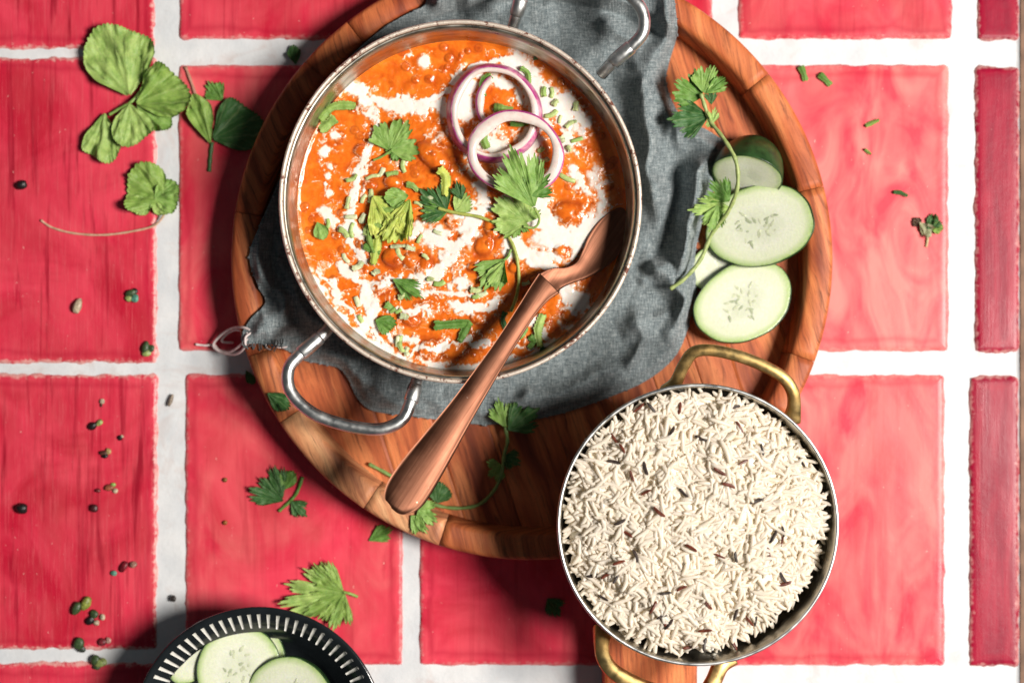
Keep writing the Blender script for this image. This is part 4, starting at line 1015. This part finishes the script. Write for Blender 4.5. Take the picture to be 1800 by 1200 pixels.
STEMS = [(712, 290, 90, 22), (690, 306, 10, 18), (655, 312, 15, 20), (618, 312, 30, 18), (670, 302, 60, 14), (725, 330, -30, 20), (700, 340, 5, 20), (612, 357, 80, 18), (640, 350, 60, 14), (652, 345, 85, 20), (617, 381, 0, 18), (640, 385, 70, 14), (575, 393, 85, 14), (604, 410, -45, 18), (621, 405, 88, 22), (646, 404, 80, 16), (770, 408, -20, 14),
 (700, 433, 5, 22), (704, 446, -60, 18), (722, 436, -15, 14), (609, 453, -55, 16), (629, 466, 35, 18), (772, 496, 10, 16), (757, 492, 0, 10), (628, 530, -70, 16), (706, 519, 40, 12), (700, 546, 30, 10), (711, 557, -15, 12), (634, 560, -60, 12), (707, 604, -80, 24), (699, 600, 85, 16), (717, 617, 85, 12), (846, 516, 15, 18), (838, 507, 10, 18), (836, 520, 10, 10),
 (957, 162, 88, 14), (968, 163, 88, 15), (977, 182, 50, 10), (968, 199, 25, 20), (1013, 187, 80, 14), (985, 210, 75, 12), (1004, 219, 30, 18), (1014, 246, 15, 18), (1000, 262, -60, 10), (950, 262, 30, 10), (957, 282, 15, 14), (997, 312, -25, 26), (988, 246, -70, 10), (924, 497, 15, 12), (760, 345, 20, 14), (735, 360, -30, 14), (672, 352, -10, 16), (738, 420, 60, 14), (662, 480, 20, 12), (747, 452, -40, 12)]
for i, (px, py, an, L) in enumerate(STEMS):
    c_, s_ = math.cos(math.radians(an)), math.sin(math.radians(an)); L = L*1.22; z1 = zc(px, py)+.0012
    r = random.uniform(.0011, .0018)
    a, b = (px-c_*L/2, py+s_*L/2), (px+c_*L/2, py-s_*L/2)
    zz = max(zc(*a), zc(*b), z1-.0012)+.0009
    cc = random.choice([(.56, .63, .30, 1), (.44, .56, .20, 1), (.64, .68, .44, 1), (.34, .50, .14, 1)]); bd = random.uniform(-.18, .18)
    if i % 2 == 1:
        o = strip([a, (px+bd*(b[1]-a[1]), py-bd*(b[0]-a[0])), b], random.uniform(3.5, 6), zc, cc, None, .0014, 'coriander_piece', random.uniform(-15, 15), i)
    else:
        path = [P(a[0]+(b[0]-a[0])*q+bd*math.sin(PI*q)*(b[1]-a[1]), a[1]+(b[1]-a[1])*q-bd*math.sin(PI*q)*(b[0]-a[0]), zz-.0004) for q in (0, .02, .25, .5, .75, .98, 1)]
        V, F = tube(path, [r*.5, r*random.uniform(.8, 1.1), r*random.uniform(.85, 1.1), r, r*random.uniform(.8, 1.1), r*random.uniform(.8, 1.2), r*.6], 9, random.uniform(.35, .6))
        o = mesh('coriander_piece', V, F, M_STEM, None); o.color = cc
    w_ = 0 if px > 900 else 1 if py < 480 else 2
    tag(o, ('short pale chopped coriander stalk lying right of the onion rings on the curry', 'short pale chopped coriander stalk around the yellow-green coriander clump', 'short pale chopped coriander stalk on the creamy lower part of the curry')[w_], 'coriander',
        ('chopped stalks by the onion rings', 'chopped stalks round the clump', 'chopped stalks on the lower curry')[w_])

# long sprig at the tray's right
t = sprig(1250, 300, TF, 'long-stemmed coriander sprig draped over the napkin and cucumber slices')
LZ = .034
stem([(1178, 508, .030), (1205, 488, .031), (1232, 455, .032), (1252, 410, .034), (1280, 372, .042), (1296, 330, .050), (1294, 285, .053), (1275, 248, .050), (1250, 215, .043), (1240, 190, .044), (1232, 165, .045)], .0013, (.36, .44, .16, 1), t)
leaf((1234, 172), (1186, 140), .041, GREEN, t, 62, 3, 6, .2, .12, .05, .03, .03, 31, name='leaflet')
leaf((1236, 165), (1256, 116), .043, MIDG, t, 66, 3, 6, .22, .15, .05, .03, .03, 32, name='leaflet')
leaf((1240, 165), (1272, 138), .044, GREEN, t, 25, 0, 4, .2, .15, .05, .03, .03, 33, name='leaflet')
leaf((1250, 185), (1248, 155), .041, DEEP, t, 40, 3, 5, .3, .2, .05, .03, .03, 34, name='leaflet')
leaf((1246, 205), (1176, 214), .039, DEEP, t, 48, 3, 7, .2, .14, .05, .02, .03, 35, name='leaflet')
leaf((1252, 215), (1240, 222), .042, PALE, t, 100, 3, 5, .3, .2, .05, .03, .03, 36, name='leaflet')
leaf((1252, 218), (1256, 190), .043, PALE, t, 40, 3, 4, .3, .2, .05, .03, .03, 37, name='leaflet')
leaf((1285, 366), (1212, 372), .034, PALE, t, 34, 3, 7, .3, .15, .06, .03, .03, 38, name='leaflet')
leaf((1282, 355), (1246, 318), .035, GREEN, t, 50, 3, 6, .25, .18, .05, .03, .03, 39, name='leaflet')
leaf((1262, 360), (1248, 408), .036, MIDG, t, 40, 3, 6, .28, .18, .06, .03, .03, 40, name='leaflet')
# sprig in the shade of the rice pan
t = sprig(830, 860, TF, 'coriander sprig lying on the tray in the shadow of the rice pan')
stem([(648, 815, TF+.002), (690, 838, TF+.002), (745, 878, TF+.0022), (790, 892, TF+.002), (838, 888, TF+.002), (868, 862, TF+.003), (882, 830, TF+.004), (886, 800, TF+.006), (892, 775, TF+.008), (888, 750, TF+.010)], .0012, (.20, .33, .10, 1), t)
leaf((890, 752), (874, 700), TF+.010, MIDG, t, 40, 3, 6, .3, .18, .05, .03, .03, 41, name='leaflet')
leaf((892, 756), (944, 716), TF+.010, DEEP, t, 48, 3, 6, .25, .15, .05, .03, .03, 42, name='leaflet')
leaf((884, 818), (856, 836), TF+.003, MIDG, t, 70, 3, 5, .25, .15, .05, .03, .03, 43, name='leaflet')
leaf((886, 800), (915, 815), TF+.004, DEEP, t, 60, 3, 5, .25, .15, .05, .03, .03, 44, name='leaflet')
leaf((768, 884), (778, 848), TF+.002, DEEP, t, 60, 0, 5, .25, .1, .05, .03, .03, 45, name='leaflet')
t = sprig(745, 905, TZ, 'feathery coriander leaf on the tray rim beside the spoon handle end', name='coriander_leaf')
leaf((735, 895), (770, 915), TZ+.0005, MIDG, t, 75, 3, 6, .32, .2, .05, .03, .03, 46, name='leaflet')
leaf((722, 905), (752, 935), TZ+.0005, MIDG, t, 45, 3, 5, .3, .2, .05, .03, .03, 47, name='leaflet')
o = leaf((470, 690), (508, 716), TZ+.0003, DEEP, None, 36, 0, 5, .1, .1, .08, .06, .05, 48, name='coriander_leaf'); tag(o, 'curled dark coriander scrap on the pale part of the tray rim by the pan handle', 'coriander')

# on the tiles: left cluster
t = sprig(232, 175, 0, 'pale withered coriander cluster of four broad leaflets on the tiles, largest of all')
leaf((230, 172), (198, 50), .0015, PALE, t, 52, 0, 11, .1, .035, .05, .05, .03, 51, name='leaflet', crumple=.12, asp=.96)
leaf((240, 184), (328, 150), .004, OLIVE, t, 50, 0, 8, .1, .035, .12, .05, .05, 52, name='leaflet', crumple=.12)
leaf((240, 184), (300, 222), .002, MIDG, t, 30, 0, 6, .1, .03, .08, .05, .03, 53, name='leaflet', crumple=.12)
leaf((228, 182), (238, 255), .0045, PALE, t, 50, 0, 7, .1, .035, .07, .05, .03, 54, name='leaflet', crumple=.12, asp=1.0)
leaf((186, 198), (180, 284), .0010, PALE, t, 36, 0, 8, .1, .035, .08, .05, .03, 55, name='leaflet', crumple=.12)
stem([(192, 202, .003), (212, 190, .004), (232, 178, .006), (256, 150, .004), (268, 128, .002)], .0010, MIDG, t)
t = sprig(270, 350, 0, 'curled coriander leaf with a long thin pinkish stem on the tiles')
leaf((292, 352), (228, 312), .001, OLIVE, t, 62, 0, 7, .1, .05, .14, .08, .07, 56, name='leaflet', crumple=.12)
leaf((272, 350), (318, 340), .002, MIDG, t, 66, 0, 6, .1, .05, .12, .06, .06, 57, name='leaflet', crumple=.12)
leaf((270, 345), (300, 372), .001, PALE, t, 50, 0, 6, .1, .05, .12, .06, .06, 58, name='leaflet', crumple=.12)
leaf((268, 348), (238, 370), .001, PALE, t, 50, 0, 6, .1, .05, .12, .06, .06, 59, name='leaflet', crumple=.12)
stem([(72, 387, .0012), (92, 400, .001), (130, 410, .001), (180, 413, .001), (230, 407, .001), (272, 396, .0015), (290, 375, .003)], .00075, (.62, .40, .28, 1), t)
t = sprig(390, 220, 0, 'dark green coriander leaf with short stalk on the tile between cluster and tray')
leaf((372, 255), (344, 172), .001, OLIVE, t, 24, 0, 8, .1, .03, .06, .03, .02, 61, name='leaflet')
leaf((374, 246), (455, 205), .001, DEEP, t, 52, 0, 9, .1, .04, .04, .03, .02, 62, name='leaflet')
stem([(368, 302, .001), (370, 275, .001), (373, 250, .0015)], .0013, DEEP, t)
stem([(352, 195, .001), (338, 150, .001), (326, 118, .001)], .0011, (.45, .22, .16, 1), t)
o = leaf((392, 178), (366, 146), .0003, GREEN, None, 48, 3, 4, .15, .12, .08, .06, .04, 63, name='coriander_leaf'); tag(o, 'small curled green leaf scrap on the tile above the dark green leaf', 'coriander')
o = leaf((520, 115), (516, 82), .0003, DEEP, None, 35, 0, 3, .15, .06, .08, .06, .04, 64, name='coriander_leaf'); tag(o, 'dark pointed leaf scrap on white grout against the tray edge', 'coriander')
o = leaf((432, 650), (446, 674), .0003, DEEP, None, 30, 0, 3, .15, .06, .05, .03, .04, 65, name='coriander_leaf'); tag(o, 'dark narrow leaf scrap on the tile beside the napkin fringe and tray', 'coriander')
t = sprig(505, 880, 0, 'small dark coriander sprig with stalk on the tile below the tray edge')
stem([(490, 898, .001), (508, 882, .001), (522, 865, .0012), (532, 838, .002)], .0011, GREEN, t)
leaf((500, 880), (438, 855), .001, DEEP, t, 34, 3, 4, .25, .08, .06, .04, .03, 66, name='leaflet')
leaf((498, 876), (484, 814), .001, DEEP, t, 24, 3, 4, .25, .08, .06, .04, .03, 67, name='leaflet')
leaf((496, 862), (514, 828), .001, GREEN, t, 40, 0, 4, .2, .08, .06, .04, .03, 68, name='leaflet')
leaf((512, 880), (540, 905), .001, DEEP, t, 46, 3, 5, .3, .12, .06, .04, .03, 69, name='leaflet')
t = sprig(600, 1045, 0, 'pale lobed coriander leaf lying on the tile against the black bowl rim', name='coriander_leaf')
leaf((606, 1040), (535, 1000), .0015, PALE, t, 34, 3, 5, .28, .11, .04, .03, .02, 71, name='leaflet', pitch=4)
leaf((606, 1040), (488, 1058), .0010, PALE, t, 26, 3, 5, .25, .11, .04, .03, .02, 72, name='leaflet', pitch=2)
leaf((606, 1040), (552, 990), .003, OLIVE, t, 30, 3, 5, .22, .10, .04, .03, .02, 73, name='leaflet', pitch=4)
leaf((606, 1040), (588, 1106), .003, OLIVE, t, 36, 3, 6, .22, .10, .04, .03, .02, 74, name='leaflet', pitch=-2)
leaf((606, 1040), (540, 1078), .002, OLIVE, t, 34, 3, 5, .15, .10, .04, .03, .02, 75, name='leaflet', pitch=2)
stem([(604, 1040, .0045), (616, 1043, .004), (628, 1048, .0015)], .0010, OLIVE, t)
o = leaf((648, 950), (690, 928), .0003, GREEN, None, 32, 3, 4, .2, .1, .06, .04, .03, 76, name='coriander_leaf'); tag(o, 'green leaf scrap on the tile under the pale end of the tray rim', 'coriander')
o = leaf((962, 1050), (985, 1080), .0003, DEEP, None, 50, 3, 4, .2, .1, .06, .04, .03, 77, name='coriander_leaf'); tag(o, 'dark leaf scrap on the tile in the shade of the rice pan', 'coriander')
for pts, w, col, lab in [([(1407, 117), (1412, 130), (1416, 143)], 6, GREEN, 'upright narrow green chopped leaf on the pink tile, one of two by the tray'),
                         ([(1440, 131), (1450, 141), (1460, 150)], 6, GREEN, 'notched green chopped leaf on the pink tile, further of two from the tray'),
                         ([(1521, 222), (1532, 217), (1544, 212)], 4, OLIVE, 'short olive stem piece lying alone on the pink tile'),
                         ([(1520, 263), (1526, 268), (1530, 272)], 3, OLIVE, 'tiny brownish herb fleck on the pink tile below the olive stem'),
                         ([(1570, 338), (1582, 339), (1594, 345)], 4, DEEP, 'small dark curled herb bit on the pink tile above the crumb cluster')]:
    tag(strip(pts, w, 0.0003, col, None, .0015, 'chopped_leaf', 8, int(w)), lab, 'coriander')

# ------------------------------------------------------------------ seeds and crumbs on the tiles
def lump(px, py, r, asp, an, col, label, name='herb_crumb', cat='crumb', group=None, z=0.0003, seed=0, flat=.75, parent=None):
    r_ = random.Random(seed+int(px)); rr_ = r*PX; n1, n2 = 9, 12; V = []
    c = P(px, py, z+rr_*flat); ca, sa = math.cos(math.radians(an)), math.sin(math.radians(an))
    ph = [r_.uniform(0, 6) for _ in range(3)]
    for i in range(n1):
        f = PI*i/(n1-1)
        for j in range(n2):
            a = 2*PI*j/n2; q = 1+.16*math.sin(3*a+ph[0])*math.sin(f)+.13*math.sin(2*f+ph[1])+.10*math.sin(5*a+ph[2]+3*f)*math.sin(f)
            u, v, w = rr_*asp*math.cos(f)*q, rr_*math.sin(f)*math.cos(a)*q, rr_*flat*math.sin(f)*math.sin(a)
            V.append((c.x+u*ca-v*sa, c.y+u*sa+v*ca, c.z+w))
    o = mesh(name, V, gridfaces(n1, n2, True), M_LUMP, parent); o.color = col
    if parent is None: tag(o, label, cat, group)
    return o
BLK = (.012, .010, .010, 1); DG = (.045, .085, .03, 1); LG = (.30, .38, .12, 1); BRN = (.10, .03, .02, 1); BEI = (.50, .40, .28, 1); TEAL = (.10, .30, .22, 1)
lump(37, 325, 8.5, 1.1, 20, BLK, 'black peppercorn on the streaky tile above the long pinkish stem', 'peppercorn', 'peppercorn')
lump(37, 893, 10, 1, 0, BLK, 'black peppercorn on the streaky tile left of the brown seed', 'peppercorn', 'peppercorn')
lump(165, 893, 6.5, 1.1, 0, (.07, .012, .014, 1), 'reddish brown seed beside the larger black peppercorn on the tile', 'spice_seed', 'seed')
lump(305, 1051, 5, 1.2, 80, (.06, .05, .045, 1), 'dark grey dot added in place of a hole in the white grout', 'spice_seed', 'seed')  # no seed: dark lump added to stand for a hole in the grout
lump(172, 862, 4, 1.1, 0, (.16, .02, .02, 1), 'tiny red seed just above the reddish brown seed', 'spice_seed', 'seed')
lump(137, 537, 8, 1.6, 70, BEI, 'pale beige pointed seed alone on the streaky tile', 'spice_seed', 'seed')
lump(396, 843, 3.5, 1.3, 40, (.22, .10, .02, 1), 'tiny amber fleck near the top of the tile under the tray', 'spice_seed', 'seed')
lump(396, 918, 3.5, 1.3, 40, (.30, .10, .02, 1), 'tiny orange fleck on the tile above the pale lobed leaf', 'spice_seed', 'seed')
lump(300, 703, 4, 2.6, 70, (.25, .20, .15, 1), 'thin grey seed husk on white grout between the red tiles', 'spice_seed', 'seed')
def cluster(parts, label, name='herb_crumb'):
    x = sum(p[0] for p in parts)/len(parts); y = sum(p[1] for p in parts)/len(parts)
    t = tag(empty(name, P(x, y, 0)), label, 'crumb')
    for i, (px, py, r, asp, an, col) in enumerate(parts): lump(px, py, r*.84, asp, an, col, '', 'bud', seed=i*7, flat=.6, parent=t)
cluster([(230, 515, 9, 1.2, 20, DG), (238, 524, 8, 1.1, 60, TEAL), (226, 524, 7, 1.1, 0, LG), (238, 512, 6, 1, 0, BLK)], 'glossy green and black herb crumb beside white grout')
cluster([(256, 610, 9, 1.4, 80, DG), (266, 612, 7, 1.2, 40, DG), (258, 620, 8, 1.1, 0, LG)], 'dark green bud crumb at a tile corner on the grout')
cluster([(163, 748, 8, 1.2, 30, BLK), (174, 743, 6, 1.3, 40, LG)], 'dark crumb with pale green tip on the streaky tile')
cluster([(180, 705, 5, 1.2, 80, BEI), (178, 712, 3, 1, 0, BRN)], 'small beige crumb topmost of the sprinkled trail on the streaky tile')
cluster([(211, 769, 5, 1.1, 0, BLK), (214, 767, 3.5, 1, 0, BEI)], 'tiny black crumb right of the pale tipped crumb')
cluster([(182, 796, 6, 1.4, 0, BRN), (191, 793, 6, 1, 0, (.45, .32, .12, 1)), (185, 801, 6, 1, 0, BLK)], 'golden and brown crumb on the streaky tile')
cluster([(192, 857, 7, 1.3, 10, (.35, .10, .05, 1)), (203, 862, 5, 1.2, 60, BEI), (199, 852, 5, 1, 0, OLIVE)], 'rusty crumb with beige husk near the reddish seed')
cluster([(200, 1007, 6, 1, 0, TEAL), (235, 992, 7, 1.1, 20, (.32, .16, .12, 1)), (218, 996, 8, 1.4, 60, (.20, .01, .02, 1))], 'teal bead and reddish crumbs in a short row')
cluster([(134, 1069, 11, 1.2, 60, DG), (150, 1060, 11, 1.3, 60, (.22, .26, .05, 1)), (166, 1079, 8, 1.2, 20, DG), (158, 1090, 8, 1.2, 50, BLK), (169, 1094, 6, 1, 0, BEI), (180, 1084, 6, 1, 0, BEI)], 'largest cluster of green buds and beige bits on the streaky tile')
cluster([(139, 1130, 10, 1.4, 70, DG), (143, 1140, 7, 1.2, 40, (.03, .04, .03, 1))], 'dark green crumb straddling tile edge and grout below the bud cluster')
cluster([(180, 1128, 7, 1.3, 30, (.20, .02, .03, 1)), (191, 1125, 6, 1, 0, (.55, .32, .26, 1))], 'pink and red crumb just above the lower grout line')
cluster([(167, 1160, 9, 1.2, 60, DG), (177, 1165, 10, 1.2, 20, LG), (170, 1172, 7, 1, 0, DG)], 'green bud crumb on the tile below the lower grout line')
t = sprig(1632, 402, 0, 'crumpled bit of brown and green herb leaf on the pink tile near the wide grout', name='herb_scrap')
leaf((1630, 408), (1646, 380), .0004, DEEP, t, 40, 0, 4, .2, .15, .12, .10, .08, 91, name='leaf_piece', crumple=.2)
leaf((1634, 402), (1656, 400), .0008, OLIVE, t, 50, 0, 4, .2, .15, .12, .10, .08, 92, name='leaf_piece', crumple=.2)
leaf((1614, 390), (1636, 414), .0006, (.42, .40, .26, 1), t, 34, 0, 3, .2, .12, .10, .08, .06, 93, name='leaf_piece', crumple=.2)
leaf((1618, 396), (1605, 386), .0004, (.07, .03, .02, 1), t, 60, 0, 3, .2, .12, .10, .08, .06, 94, name='leaf_piece', crumple=.2)
stem([(1620, 398, .0012), (1630, 416, .0012), (1628, 434, .0008)], .0009, (.46, .40, .20, 1), t)
